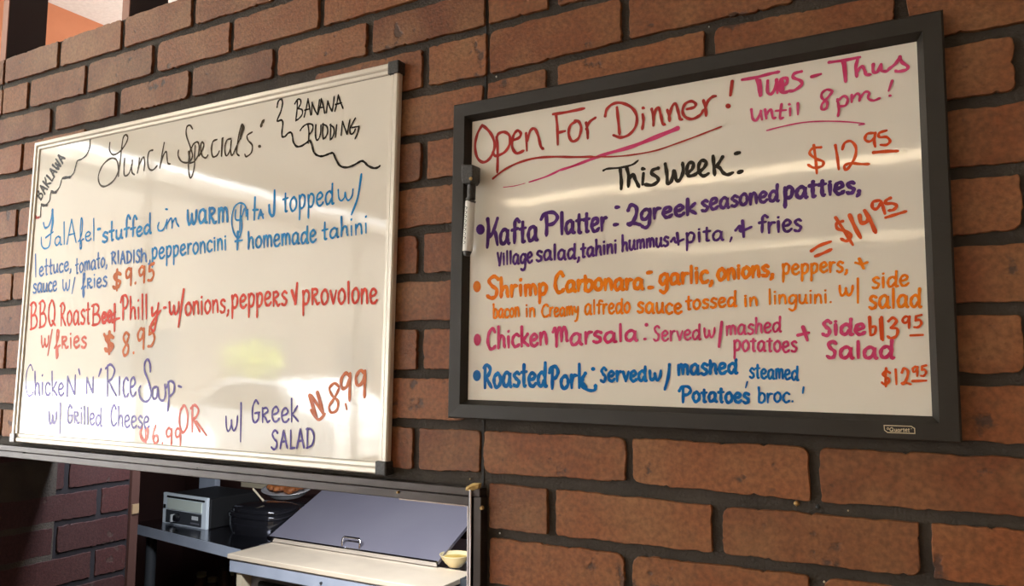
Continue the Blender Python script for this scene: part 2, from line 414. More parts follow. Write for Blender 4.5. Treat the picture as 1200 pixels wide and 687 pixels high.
# room shell
RX1 = 3.0; RY = -10.0; CH = 3.0; KY = 2.6
SX = -3.156                                     # orange side wall beyond the partition
def struct(name, mb, m): return tag(mb.build(name, m), kind='structure')
struct('floor', MB().box(LX - .1, RX1, RY, KY, -.05, 0), M['floor'])
struct('ceiling', MB().box(LX - .1, RX1, RY, KY, CH, CH + .05), M['ceiling'])
struct('wall_near', MB().box(LX - .1, RX1, RY - .1, RY, 0, CH), M['wall_paint'])
struct('wall_right', MB().box(RX1, RX1 + .1, RY, KY, 0, CH), M['wall_paint'])
struct('wall_orange', MB().box(LX, SX, .121, KY, 1.93, CH), M['orange'])
struct('wall_back', MB().box(LX - .1, RX1, KY, KY + .1, 0, CH), M['wall_paint'])
# window wall: sill, head, piers, with panes
wl = MB(); wl.box(LX - .1, LX, RY, .12, 0, .4); wl.box(LX - .1, LX, RY, .12, 2.92, CH)
wl.box(LX - .1, LX, RY, -6.55, .4, 2.92); wl.box(LX - .1, LX, -.25, .12, .4, 2.92)
wl.box(LX - .1, LX, .12, KY, 0, CH)
struct('wall_left', wl, M['wall_paint'])
wf = MB()
for y in (-6.55, -4.47, -2.38, -.29): wf.box(LX - .07, LX - .03, y, y + .04, .4, 2.92)
for z in (.4, 2.88): wf.box(LX - .07, LX - .03, -6.51, -.29, z, z + .04)
struct('window_1', wf, M['window_frame'])
# kitchen alcove behind the opening
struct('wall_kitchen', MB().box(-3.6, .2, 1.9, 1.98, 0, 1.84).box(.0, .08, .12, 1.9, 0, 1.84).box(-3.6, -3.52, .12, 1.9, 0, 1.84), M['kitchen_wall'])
struct('soffit_light_block', MB().box(-3.6, .2, .12, 1.98, 1.84, 1.9), M['light_block'])  # unseen slab added to keep the upper light out of the kitchen

# slatted posts above the wall
pcs = []
for i in range(-1, 6):
    xx = -1.3555 + .428 * i
    lab = ('narrow brown post standing on the brick wall at the upper left corner' if i == -1 else
           'narrow brown post standing on the brick wall, second from the left corner' if i == 0 else None)
    if i > 0: break
    e = empty('post', (xx, 0, WT), lab, 'post', 'posts above the brick wall')
    x1 = xx + .0213
    MB().box(xx, x1, .002, .004, WT, CH).build('front_face', M['post_lit'], e)
    MB().box(xx + .0001, x1, .004, .085, WT, CH).build('side_board', M['post_shaded'], e)

# ceiling lamps: two long strip fittings over the dining side
for i, y in enumerate((-4.9, -8.2)):
    e = empty('strip_light', (-1.1, y, CH), 'long ceiling strip light over the dining side, ' + ('nearer the brick wall' if i == 0 else 'farther from the brick wall'), 'light', 'ceiling lights')
    MB().box(-3.3, 1.1, y - .13, y + .13, CH - .05, CH - .001).build('housing', M['white_plastic'], e)
    area('lamp_light', (-1.1, y, CH - .055), (0, 0, 0), 4.3, .22, LAMP, (1, .80, .52))
e = empty('added_ceiling_fill', (-3.0, -1.05, CH), 'added unseen round fill light above the left end of the brick wall', 'light')  # added fill with its own fitting, brightens the wall's upper left
MB().lathe((-3.0, -1.05, CH - .045), [(.24, 0), (.26, .01), (.26, .044)], 32).build('housing', M['white_plastic'], e)
dl = area('added_down_fill', (-3.0, -1.05, CH - .05), (0, 0, 0), .44, .44, DOWN_FILL, (1, .92, .74)); dl.data.shape = 'DISK'
# added lights on the kitchen side
area('ceiling_up_fill', (-2.0, 1.3, 1.93), (math.pi, 0, 0), 2.2, .3, CEILING_FILL, (1, .95, .88))  # added unseen uplight that brightens the ceiling and orange wall
area('kitchen_fill', (-1.15, .17, 1.60), (math.radians(52), 0, 0), .9, .10, KITCHEN_FILL, (.86, .90, 1))  # added unseen lamp that brightens the fronts facing the opening

# outside, seen only in the reflections
struct('ground_outside', MB().box(-60, LX - .1, -40, 30, -.25, -.15), M['asphalt'])
def car(x, y, rz, label, s=1.):
    e = empty('car', (x, y, -.15), label, 'car', 'parked cars outside')
    prof = [(-2.2, .35), (-2.25, .75), (-1.9, .95), (-1.2, 1.0), (-.6, 1.45), (.8, 1.48), (1.5, 1.02), (2.15, .92), (2.25, .6), (2.2, .35)]
    ca, sa = math.cos(rz), math.sin(rz)
    def T(a, b, c): return (x + a * ca - b * sa, y + a * sa + b * ca, c - .15)
    lo = [T(a, -.88 + (.15 if c > 1.1 else 0), c) for a, c in prof]; hi = [T(a, .88 - (.15 if c > 1.1 else 0), c) for a, c in prof]
    MB().prism(lo, hi).build('body', M['car_white'], e)
    g = [(-1.12, 1.02), (-.58, 1.38), (.76, 1.40), (1.36, 1.03)]
    MB().prism([T(a, -.90 + (.13 if c > 1.1 else 0), c) for a, c in g], [T(a, .90 - (.13 if c > 1.1 else 0), c) for a, c in g]).build('side_window', M['car_glass'], e)
    for wx in (-1.4, 1.4):
        for wy in (-.8, .8): MB().tube([T(wx, wy - .1, .33), T(wx, wy + .1, .33)], .33, 16).build('wheel', M['tyre'], e)
car(-9.4, -4.6, .15, 'white car parked outside the window, nearer the brick wall')
car(-9.6, -8.6, .1, 'white car parked outside the window, farther along')
bu = empty('building', (-24, -14, -.15), 'long low building outside across the car park', 'building')
MB().box(-30, -24, -40, 12, -.15, 8.0).build('walls', M['facade'], bu)
MB().box(-30.2, -23.6, -40.3, 12.3, 8.0, 8.4).build('roof', M['roof_edge'], bu)
for k in range(8): MB().box(-24.02, -23.95, -34 + 5.5 * k, -31.5 + 5.5 * k, 1.0, 2.8).build('window', M['car_glass'], bu)
def tree(x, y, h, label):
    e = empty('tree', (x, y, -.15), label, 'tree', 'trees outside')
    MB().tube([(x, y, -.15), (x + .1, y, h * .5)], [.18, .12], 10).build('trunk', M['bark'], e)
    r2 = random.Random(int(h * 10)); mb = MB()
    for i in range(420):
        a = r2.uniform(0, 6.28); b = r2.gauss(0, .4); rr = r2.uniform(.2, 1.0) * h * .3
        c = Vector((x + rr * math.cos(a), y + rr * math.sin(a), h * .75 + b * h * .22))
        n = Vector((r2.gauss(0, 1), r2.gauss(0, 1), r2.gauss(0, 1))).normalized(); t = n.orthogonal().normalized(); bb = n.cross(t)
        s = .08 * h / 2; mb.add([c + t * s, c + bb * s, c - t * s, c - bb * s], [(0, 1, 2, 3)])
    tag(mb.build('foliage', M['leaf'], e), kind='stuff')
tree(-14.4, -12.3, 2.2, 'small yellow-green tree outside beyond the parked cars')

# ------------------------------------------------------------------ whiteboards
def quad3(pts, y): return [Vector(Py(u, v, y)) for u, v in pts]
def inset_quad(q, d):
    """q TL,TR,BR,BL on a plane y; inset by d"""
    c = [Vector((p.x, 0, p.z)) for p in q]; out = []
    for i in range(4):
        p, a, b = c[i], c[i - 1], c[(i + 1) % 4]
        ea = (a - p).normalized(); eb = (b - p).normalized()
        out.append(Vector((p.x, q[i].y, p.z)) + (ea + eb) * d)
    return out
def frame_sides(q, prof, name, m, parent, bev=0):
    """prof: (inset, y) outline of the rail section"""
    for i in range(4):
        rings = []
        for k in (i, (i + 1) % 4):
            rings.append([Vector((inset_quad(q, d)[k].x, y, inset_quad(q, d)[k].z)) for d, y in prof])
        o = MB().prism(rings[0], rings[1]).build(name, m, parent)
    return
# left board
LBq = quad3([(40.5, 167), (467.5, 71), (452.5, 557), (12.5, 517.5)], -.018)
lb_loc = (float(LBq[3].x + LBq[2].x) / 2, -.001, float(LBq[3].z))
LB = empty('whiteboard', lb_loc, 'white-framed lunch specials whiteboard hung on the brick wall over the pass-through', 'whiteboard')
SURF_L = -.0135
qi = inset_quad(LBq, .010)
MB().prism([Vector((p.x, SURF_L, p.z)) for p in qi], [Vector((p.x, -.002, p.z)) for p in qi]).build('writing_panel', M['white_board'], LB)
frame_sides(LBq, [(0, -.0085), (0, -.016), (.002, -.0185), (.0075, -.0185), (.0095, -.0165), (.0095, -.0085)], 'frame_rail', M['white_frame'], LB)
frame_sides(LBq, [(.0095, -.0085), (.0095, -.0149), (.0103, -.0149), (.0103, -.0085)], 'frame_groove', M['groove'], LB)
frame_sides(LBq, [(.0103, -.0085), (.0103, -.0162), (.0150, -.0162), (.0162, -.0148), (.0162, -.0085)], 'inner_rail', M['white_frame'], LB)
frame_sides(LBq, [(.0162, -.0085), (.0162, -.0139), (.0168, -.0139), (.0168, -.0085)], 'frame_groove', M['groove'], LB)
def cap(q, i, sz, m, lab):
    a = inset_quad(q, -.0012); b = inset_quad(q, sz)
    p, r = a[i], b[i]
    x0, x1 = sorted((p.x, r.x)); z0, z1 = sorted((p.z, r.z))
    o = MB().box(x0, x1, -.0208, -.002, z0, z1).build('corner_cap', m, LB, bevel=.002); tag(o, lab)
    return o
cap(LBq, 1, .0185, M['black_cap'], 'black plastic corner cap'); cap(LBq, 2, .0185, M['black_cap'], 'black plastic corner cap'); cap(LBq, 3, .0165, M['grey_cap'], 'grey plastic corner cap')
# right board
RBq = quad3([(531, 123), (1105, 10.3), (1128, 520.5), (524, 490)], -.022)
RB = empty('whiteboard', (float(RBq[3].x + RBq[2].x) / 2, -.001, float(RBq[3].z)), 'black-framed dinner whiteboard hung on the brick wall at the right', 'whiteboard')
SURF_R = -.0105
qi = inset_quad(RBq, .018)
MB().prism([Vector((p.x, SURF_R, p.z)) for p in qi], [Vector((p.x, -.002, p.z)) for p in qi]).build('writing_panel', M['white_board'], RB)
frame_sides(RBq, [(0, -.008), (0, -.020), (.002, -.022), (.0185, -.0215), (.0245, -.0108), (.0245, -.008)], 'frame_rail', M['black_frame'], RB)

# ------------------------------------------------------------------ handwriting
G = {
'a': (.80, [[(.62, .78), (.42, .98), (.14, .82), (.03, .42), (.15, .06), (.38, .08), (.6, .45), (.63, .95), (.62, .4), (.68, .05), (.8, .03)]]),
'b': (.68, [[(.05, 1.7), (.08, .8), (.06, .03)], [(.08, .6), (.3, .98), (.58, .8), (.6, .3), (.35, 0), (.06, .1)]]),
'c': (.62, [[(.58, .85), (.35, 1), (.08, .75), (.03, .35), (.2, .03), (.42, .02), (.62, .18)]]),
'd': (.80, [[(.6, .78), (.4, .98), (.12, .8), (.03, .4), (.15, .05), (.38, .08), (.6, .45)], [(.68, 1.7), (.65, .8), (.66, .05), (.82, .02)]]),
'e': (.68, [[(.08, .48), (.4, .55), (.57, .75), (.4, 1), (.12, .85), (.03, .4), (.2, .03), (.45, .03), (.66, .22)]]),
'f': (.52, [[(.62, 1.5), (.45, 1.7), (.27, 1.5), (.25, .8), (.22, .02)], [(.02, .9), (.52, .97)]]),
'F2': (.62, [[(0, .1), (.15, .3), (.42, 1.1), (.45, 1.65), (.32, 1.75), (.24, 1.3), (.22, .3), (.2, -.6), (.28, -.8), (.36, -.5), (.34, .1), (.62, .3)]]),
'g': (.72, [[(.62, .78), (.42, .98), (.14, .82), (.03, .42), (.15, .06), (.38, .1), (.6, .5)], [(.63, .95), (.63, .2), (.56, -.5), (.32, -.75), (.05, -.55)]]),
'h': (.66, [[(.05, 1.7), (.07, .8), (.05, 0)], [(.07, .5), (.28, .95), (.5, .85), (.54, .3), (.6, .02)]]),
'i': (.28, [[(.1, .95), (.12, .02)], [(.1, 1.42), (.14, 1.46)]]),
'k': (.64, [[(.05, 1.7), (.05, 0)], [(.56, 1.05), (.3, .7), (.1, .48)], [(.1, .48), (.35, .3), (.64, .02)]]),
'l': (.27, [[(.1, 1.7), (.11, .02)]]),
'm': (.95, [[(.05, .95), (.07, 0)], [(.07, .6), (.26, .98), (.42, .8), (.44, .05)], [(.44, .6), (.62, .98), (.8, .8), (.86, .04)]]),
'n': (.66, [[(.05, .95), (.06, 0)], [(.07, .55), (.3, .98), (.5, .8), (.57, .02)]]),
'o': (.68, [[(.35, 1), (.08, .78), (.03, .35), (.25, 0), (.55, .22), (.61, .65), (.42, .98), (.28, .98)]]),
'p': (.68, [[(.05, .95), (.08, .2), (.06, -.75)], [(.07, .65), (.3, 1), (.58, .78), (.5, .2), (.25, .03), (.08, .18)]]),
'r': (.50, [[(.05, .95), (.07, 0)], [(.07, .5), (.25, .9), (.5, .92)]]),
'R2': (.72, [[(.06, 1), (.07, 0)], [(.06, .95), (.4, 1.0), (.52, .75), (.1, .5)], [(.12, .5), (.35, .25), (.5, .0), (.72, .1)]]),
's': (.58, [[(.52, .88), (.3, 1), (.08, .78), (.25, .55), (.5, .35), (.42, .06), (.2, 0), (.02, .12)]]),
't': (.50, [[(.23, 1.5), (.21, .6), (.24, .05), (.4, .04)], [(0, .95), (.48, 1.0)]]),
'u': (.70, [[(.05, .95), (.05, .3), (.2, .02), (.42, .15), (.55, .6), (.57, .95)], [(.57, .95), (.56, .2), (.7, .02)]]),
'v': (.58, [[(.02, .95), (.28, .03)], [(.28, .03), (.56, .97)]]),
'w': (.90, [[(.03, .95), (.06, .3), (.2, .02), (.38, .3), (.42, .72), (.46, .3), (.6, .02), (.8, .35), (.86, .95)]]),
'y': (.64, [[(.03, .95), (.12, .45), (.32, .35), (.52, .65)], [(.57, .95), (.54, .2), (.38, -.6), (.12, -.72)]]),
'/': (.45, [[(.42, 'T'), (.05, -.3)]]),
',': (.28, [[(.14, .12), (.12, -.12), (.0, -.32)]]),
'.': (.22, [[(.1, .03), (.12, .06)]]),
'-': (.45, [[(.05, .5), (.38, .52)]]),
"'": (.2, [[(.12, 1.5), (.08, 1.15)]]),
}
CAPS = {
'A': (.74, [[(0, 0), (.18, .55), (.34, 1)], [(.34, 1), (.5, .5), (.68, 0)], [(.1, .36), (.58, .4)]]),
'B': (.78, [[(.12, .97), (.1, .5), (.08, 0)], [(0, .92), (.35, 1), (.58, .82), (.4, .56), (.1, .5)], [(.1, .5), (.5, .5), (.68, .27), (.5, .05), (.0, 0)]]),
'C': (.72, [[(.62, .82), (.42, 1), (.14, .78), (.04, .38), (.22, .03), (.5, .03), (.68, .15)]]),
'D': (.80, [[(.1, 1), (.08, 0)], [(0, .97), (.45, .95), (.72, .6), (.55, .15), (.02, .0)]]),
'E': (.6, [[(.5, 1), (.1, .95), (.08, .5), (.08, 0), (.55, .03)], [(.1, .5), (.45, .53)]]),
'G': (.76, [[(.6, .85), (.38, 1), (.1, .7), (.08, .2), (.3, 0), (.6, .15), (.64, .42)], [(.3, .42), (.72, .45)]]),
'H': (.7, [[(.08, 1), (.06, 0)], [(.58, 1), (.56, 0)], [(.06, .5), (.58, .52)]]),
'I': (.3, [[(.13, 1), (.11, 0)]]),
'K': (.70, [[(.08, 1), (.06, 0)], [(.62, 1), (.35, .65), (.1, .45)], [(.1, .45), (.35, .28), (.68, 0)]]),
'L': (.5, [[(.1, 1), (.08, .05)], [(.08, .03), (.5, .05)]]),
'M': (1.05, [[(0, .8), (.14, 1), (.24, .6), (.24, 0)], [(.24, .55), (.44, 1), (.58, .7), (.58, .25)], [(.58, .6), (.78, 1), (.92, .7), (.95, .3), (1.05, .25)]]),
'N': (.70, [[(.06, 0), (.09, 1)], [(.09, 1), (.3, .5), (.54, .02)], [(.54, .02), (.58, 1)]]),
'O': (.76, [[(.38, 1), (.12, .8), (.05, .35), (.28, 0), (.6, .2), (.68, .65), (.5, .97), (.3, 1)]]),
'P': (.70, [[(.16, .95), (.18, .45), (.17, 0)], [(-.05, .72), (.1, .95), (.45, .98), (.62, .75), (.45, .5), (.18, .46)]]),
'Q': (.80, [[(.38, 1), (.12, .8), (.05, .35), (.28, .02), (.6, .2), (.66, .65), (.48, .97), (.3, 1)], [(.42, .2), (.72, 0)]]),
'R': (.74, [[(.12, .97), (.1, 0)], [(0, .88), (.3, 1), (.58, .82), (.4, .55), (.14, .48)], [(.2, .48), (.42, .25), (.7, 0)]]),
'S': (.66, [[(.58, .86), (.36, 1), (.1, .82), (.25, .57), (.5, .38), (.45, .08), (.22, 0), (0, .12)]]),
'T': (.75, [[(.0, .96), (.7, 1)], [(.36, .98), (.36, 0)]]),
'V': (.6, [[(.02, 1), (.28, 0)], [(.28, 0), (.54, 1)]]),
'W': (.95, [[(.03, 1), (.08, .4), (.24, .02)], [(.24, .02), (.40, .4), (.46, .75)], [(.46, .75), (.54, .35), (.68, .02)], [(.68, .02), (.82, .5), (.88, 1)]]),
'1': (.35, [[(.12, 1), (.18, 0)]]),
'2': (.72, [[(.05, .75), (.2, 1), (.48, .85), (.45, .45), (.2, .05), (.05, .1)], [(.05, .08), (.3, .12), (.7, .0)]]),
'3': (.62, [[(.05, .85), (.3, 1), (.5, .8), (.2, .52)], [(.2, .52), (.55, .42), (.5, .1), (.2, 0), (.0, .12)]]),
'5': (.66, [[(.6, 1), (.2, .93)], [(.2, .93), (.15, .58)], [(.15, .58), (.45, .6), (.58, .3), (.35, .02), (.05, .05)]]),
'6': (.62, [[(.3, 1), (.1, .6), (.06, .2), (.25, 0), (.5, .15), (.45, .42), (.2, .4), (.1, .2)]]),
'8': (.66, [[(.55, .85), (.35, 1), (.12, .85), (.25, .58), (.5, .35), (.45, .05), (.2, .0), (.1, .22), (.35, .5), (.56, .78)]]),
'9': (.64, [[(.52, .85), (.3, 1), (.06, .8), (.12, .5), (.36, .52), (.52, .8)], [(.54, .95), (.52, .5), (.5, 0)]]),
'$': (.74, [[(.6, .8), (.35, .92), (.1, .75), (.3, .52), (.56, .35), (.45, .1), (.2, .05), (.02, .18)], [(.34, 1.12), (.3, .5), (.32, -.12)]]),
}
def smooth(pts, k=6):
    if len(pts) < 3: return [pts[0], ((pts[0][0] + pts[-1][0]) / 2, (pts[0][1] + pts[-1][1]) / 2), pts[-1]] if len(pts) == 2 else pts
    P = [pts[0]] + list(pts) + [pts[-1]]; out = []
    for i in range(1, len(P) - 2):
        p0, p1, p2, p3 = [np.array(P[j], float) for j in (i - 1, i, i + 1, i + 2)]
        for s in range(k):
            t = s / k
            out.append(tuple(.5 * ((2 * p1) + (-p0 + p2) * t + (2 * p0 - 5 * p1 + 4 * p2 - p3) * t * t + (-p0 + 3 * p1 - 3 * p2 + p3) * t ** 3)))
    out.append(tuple(pts[-1])); return out
hr = random.Random(11)
class Pen:
    """collects marker strokes (photo coordinates) and lays them on the board as flat ink"""
    def __init__(s, surf): s.surf = surf; s.mb = MB(); s.words = []; s.n = 0; s.k = 1.1 if surf < -.012 else 1.27
    def stroke(s, px, wpx, taper=.25, w2=None):
        pts = smooth(px)
        y = s.surf - .00025 - s.n * 1.1e-5; s.n = (s.n + 1) % 41
        W = [Vector(Py(u, v, y)) for u, v in pts]
        for i_, w_ in enumerate(W): w_.y -= i_ * 3.1e-6
        if len(W) < 2: return
        mid = px[len(px) // 2]
        d = (Py(mid[0] + 1, mid[1], y) - Py(mid[0], mid[1], y)); mpp = float(math.hypot(d[0], d[2])); 
        mppz = float(abs(Py(mid[0], mid[1] + 1, y)[2] - Py(mid[0], mid[1], y)[2])); mpp = (mpp * .5 + mppz * .5)
        n = len(W); vs = []; ph = hr.uniform(0, 6)
        for i, p in enumerate(W):
            t = W[min(i + 1, n - 1)] - W[max(i - 1, 0)]
            if t.length < 1e-7: t = Vector((1, 0, 0))
            t.normalize(); nn = Vector((-t.z, 0, t.x))
            ww = wpx * s.k if w2 is None else wpx + (w2 - wpx) * i / (n - 1)
            hw = .5 * ww * mpp * (1 + .12 * math.sin(ph + i * .9))
            if taper and (i == n - 1): hw *= (1 - taper)
            vs += [p + nn * hw, p - nn * hw]
        fs = [(2 * i, 2 * i + 1, 2 * i + 3, 2 * i + 2) for i in range(n - 1)]
        # round ends
        for e, sgn in ((0, -1), (n - 1, 1)):
            t = (W[min(e + 1, n - 1)] - W[max(e - 1, 0)]); 
            if t.length < 1e-7: t = Vector((1, 0, 0))
            t.normalize(); nn = Vector((-t.z, 0, t.x)); r = (vs[2 * e] - vs[2 * e + 1]).length / 2
            cw = W[e] + Vector((0, -1.5e-6 if e else 1.5e-6, 0)); base = len(vs); vs.append(cw)
            for a in range(7):
                an = -math.pi / 2 + math.pi * a / 6; vs.append(cw + t * sgn * math.cos(an) * r + nn * math.sin(an) * r)
            fs += [(base, base + 1 + a, base + 2 + a) for a in range(6)]
        s.mb.add(vs, fs)
    def word(s, text, x0, y0, x1, y1, xh, cap=None, wd=2., asc=1.7, slant=0., up=None):
        cap = cap or xh * asc; keep = s.mb; s.mb = MB()
        toks = []; i = 0
        while i < len(text):
            if text[i] == '~': toks.append('F2'); i += 1
            elif text[i] == '^': toks.append('R2'); i += 1
            else: toks.append(text[i]); i += 1
        adv = 0; lay = []
        for c in toks:
            if c == ' ': adv += .35; continue
            if c in G: wd_, st = G[c]; iscap = False
            else: wd_, st = CAPS[c]; iscap = True
            wd_s = wd_ * (1.0 if not iscap else min(1.5, max(.9, cap / xh * .62)))
            k = wd_s / wd_
            lay.append((adv, k, st, iscap)); adv += wd_s + .16
        adv -= .16; sx = (x1 - x0) / adv
        ux, uy = up if up else (0., -1.)
        for a, k, st, iscap in lay:
            jy = hr.uniform(-.04, .04) * xh; js = 1 + hr.uniform(-.05, .05)
            for stq in st:
                P = []
                for gx, gy in stq:
                    if gy == 'T': gy = cap / xh
                    elif iscap: gy = gy * cap / xh
                    elif gy > 1.0: gy = 1 + (gy - 1) * (cap / xh - 1) / .7
                    t = (a + gx * k) / adv
                    X = x0 + (x1 - x0) * t; Y = y0 + (y1 - y0) * t
                    h = gy * xh * js + jy
                    P.append((X + ux * h + slant * h, Y + uy * h))
                s.stroke(P, wd)
        s.words.append((s.mb, text.replace('~', 'f').replace('^', 'r'))); s.mb = keep
    def dot(s, u, v, r, ry=None):
        ry = ry or r; y = s.surf - .00025 - s.n * 1.1e-5; s.n = (s.n + 1) % 41
        c = [Vector(Py(u + r * math.cos(a), v + ry * math.sin(a), y)) for a in np.linspace(0, 2 * math.pi, 15)[:-1]]
        s.mb.add(c, [tuple(range(14))])
    def trace(s, ox, oy, sc, strokes, wd):
        for st in strokes: s.stroke([(ox + a / sc, oy + b / sc) for a, b in st], wd)
    def done(s, color, parent, label):
        cn = dict(brown='dark brown', bluep='violet blue', redp='faded red', rust='rust orange', redor='red orange', sky='bright blue', dred='dark red', maroon='dark red').get(color, color)
        for mb, t in s.words:
            tag(mb.build('lettering', INK[color], parent), '%s handwritten %s %s' % (cn, 'price figures' if any(c in '$123456789' for c in t) else 'letters', t))
        if s.mb.v: tag(s.mb.build('lettering', INK[color], parent), label)

# ---- left board
p = Pen(SURF_L); S = 5.217
p.trace(100, 130, S, [[(150, 195), (148, 240), (170, 268), (210, 250), (245, 205), (260, 165), (248, 146), (232, 165), (222, 230), (212, 320), (202, 400)],
 [(203, 398), (200, 330), (185, 295), (150, 293), (105, 335), (80, 400), (90, 450), (120, 462), (165, 435), (195, 390), (207, 345)],
 [(240, 290), (236, 350), (240, 395), (265, 385), (285, 330), (287, 300)], [(283, 330), (285, 375), (300, 390)],
 [(330, 290), (325, 345), (318, 380)], [(322, 350), (345, 295), (358, 285), (362, 320), (358, 365)],
 [(412, 240), (390, 250), (380, 300), (388, 350), (412, 362), (440, 335)],
 [(482, 195), (470, 260), (455, 350)], [(460, 330), (478, 270), (495, 250), (500, 290), (505, 320), (520, 325)],
 [(655, 110), (640, 88), (620, 100), (618, 150), (645, 230), (655, 280), (630, 315), (590, 310), (568, 275), (570, 240)],
 [(645, 225), (632, 300), (632, 370), (642, 410), (655, 390), (668, 330), (668, 270), (672, 210)], [(640, 250), (660, 205), (685, 190), (695, 215), (690, 270), (665, 310), (640, 318)],
 [(695, 275), (715, 240), (724, 205), (712, 190), (705, 220), (712, 270), (735, 288), (750, 270)],
 [(805, 175), (780, 188), (770, 235), (780, 280), (805, 272), (820, 245)],
 [(842, 165), (834, 230), (832, 278)],
 [(890, 170), (865, 180), (852, 230), (862, 275), (885, 240), (892, 180)], [(892, 180), (888, 240), (898, 272), (925, 215), (955, 150), (970, 105), (958, 82), (945, 120), (930, 200), (925, 255), (942, 275)],
 [(1020, 130), (990, 150), (995, 180), (1020, 210), (1015, 255), (985, 280), (975, 265)]], 1.6)
p.trace(100, 130, S, [[(632, 250), (640, 320)], [(838, 170), (832, 275)], [(962, 95), (948, 170)]], 2.6)
p.trace(100, 130, S, [[(1075, 92), (1080, 75), (1092, 57)]], 3.0); p.dot(304.2, 171.5, 1.9)
p.done('brown', LB, 'dark brown handwriting reading Lunch Specials')
p = Pen(SURF_L); S = 6.247
p.trace(310, 100, S, [[(92, 160), (100, 120), (122, 100), (132, 130), (120, 190), (95, 250), (100, 262), (125, 255), (135, 280), (128, 340), (130, 375), (150, 375), (175, 350), (195, 347), (205, 370), (212, 415), (235, 447), (270, 445), (310, 420), (330, 405), (345, 430), (360, 485), (385, 512), (420, 520), (455, 510), (485, 498), (505, 500), (525, 545), (555, 590), (600, 602), (645, 590), (690, 565), (715, 555), (735, 565), (760, 590), (800, 607), (830, 603), (847, 590)]], 2.0)
p.trace(310, 100, S, [[(240, 110), (238, 180), (228, 262)], [(222, 135), (240, 105), (262, 105), (265, 135), (245, 170)], [(245, 170), (275, 180), (275, 215), (250, 245), (230, 258)],
 [(290, 232), (305, 170), (318, 100)], [(318, 100), (330, 165), (338, 218)], [(295, 182), (332, 172)],
 [(345, 215), (348, 125)], [(348, 125), (368, 180), (388, 215)], [(388, 212), (395, 160), (402, 105)],
 [(392, 212), (408, 150), (415, 98)], [(415, 98), (430, 150), (440, 205)], [(400, 165), (435, 160)],
 [(452, 200), (462, 115)], [(462, 115), (480, 165), (495, 190)], [(495, 190), (505, 130), (510, 80)],
 [(515, 190), (530, 130), (540, 70)], [(540, 70), (555, 120), (575, 170)], [(520, 140), (565, 128)],
 [(318, 290), (325, 350), (320, 425)], [(262, 330), (280, 305), (310, 285), (345, 285), (355, 305), (345, 340), (325, 360)],
 [(375, 290), (372, 350), (380, 400), (398, 390), (410, 350), (413, 290)],
 [(430, 280), (425, 340), (430, 395)], [(425, 285), (455, 300), (462, 340), (450, 375), (430, 395)],
 [(485, 285), (480, 400)], [(480, 290), (505, 310), (508, 350), (495, 385), (480, 400)], [(528, 290), (518, 380)],
 [(560, 365), (570, 265)], [(570, 265), (590, 320), (605, 360)], [(605, 355), (615, 300), (625, 250)],
 [(665, 240), (640, 285), (625, 320), (630, 355), (650, 350), (665, 320)], [(640, 310), (692, 300)], [(692, 300), (680, 350), (662, 393)]], 1.7)
S = 6.25
p.trace(30, 160, S, [[(472, 25), (468, 80), (445, 135), (410, 165), (380, 178), (368, 210), (355, 260), (330, 295)], [(270, 305), (262, 320), (248, 370), (220, 405)], [(188, 402), (180, 430), (175, 470), (150, 500)], [(115, 500), (110, 540), (108, 590)]], 1.1)
p.trace(30, 160, S, [[(325, 298), (295, 301), (270, 306)], [(222, 407), (205, 410), (188, 400)], [(155, 503), (130, 505), (115, 497)]], 2.2)
p.word('BAKLAWA', 30 + 112 / 6.25, 160 + 468 / 6.25, 30 + 292 / 6.25, 160 + 160 / 6.25, 6.5, 9.6, 1.7, up=(-.70, -.71))
p.done('black', LB, 'black handwriting of banana pudding and baklava in wavy corners')
p = Pen(SURF_L); p.trace(30, 160, S, [[(70, 575), (80, 595), (100, 592)]], 2.0); p.done('dred', LB, 'dark red curl of ink')
p = Pen(SURF_L); S = 5.727
p.trace(30, 230, S, [[(120, 180), (130, 212), (155, 200), (172, 150), (180, 95)], [(135, 278), (185, 240)]], 1.8)
p.trace(30, 230, S, [[(180, 95), (182, 170), (172, 240)]], 2.8)
p.trace(30, 230, S, [[(172, 240), (160, 330), (130, 352), (108, 330), (105, 275)]], 1.4)
p.word('alA~el', 64, 288.5, 111.5, 281.5, 10.5, 27, 1.5)
p.word('stuff', 120, 284, 159, 276.5, 11, 25, 2.3); p.word('ed', 160, 277, 177, 273, 11, 24, 2.2)
p.stroke([(114.5, 268.8), (117.5, 268.2)], 2.4)
p.trace(160, 220, 5.727, [[(150, 235), (142, 265), (150, 288), (175, 285), (195, 250), (205, 215)], [(205, 215), (200, 275)], [(203, 250), (230, 205), (238, 230), (238, 272)], [(238, 240), (260, 205), (268, 235), (285, 262)], [(196, 144), (208, 146)]], 1.7)
p.word('wa^m', 219.4, 263, 267.5, 260.5, 17, 22, 2.7)
p.trace(160, 220, 5.727, [[(735, 190), (728, 120), (690, 104), (655, 135), (638, 210), (648, 290), (680, 340), (700, 305), (706, 240), (700, 190)], [(665, 150), (662, 205), (685, 218), (708, 190), (722, 140)], [(700, 120), (690, 300)]], 1.7)
p.trace(160, 220, 5.727, [[(745, 150), (746, 214)], [(795, 65), (790, 215)], [(782, 150), (815, 148)], [(818, 205), (832, 150)], [(832, 150), (850, 205)], [(822, 185), (850, 180)]], 2.5)
p.trace(290, 190, 5.725, [[(145, 290), (150, 340), (165, 360), (178, 340), (182, 190)]], 2.9)
p.word('topped', 331.7, 249, 391, 238.5, 16, 24, 2.2, slant=0)
p.word('w', 395.7, 236, 414.5, 235, 13.5, 22, 1.7); p.stroke([(423.4, 204.5), (419, 232), (411.8, 251.6)], 2.4)
p.done('blue', LB, 'blue handwriting naming falafel stuffed in warm pita')
p = Pen(SURF_L)
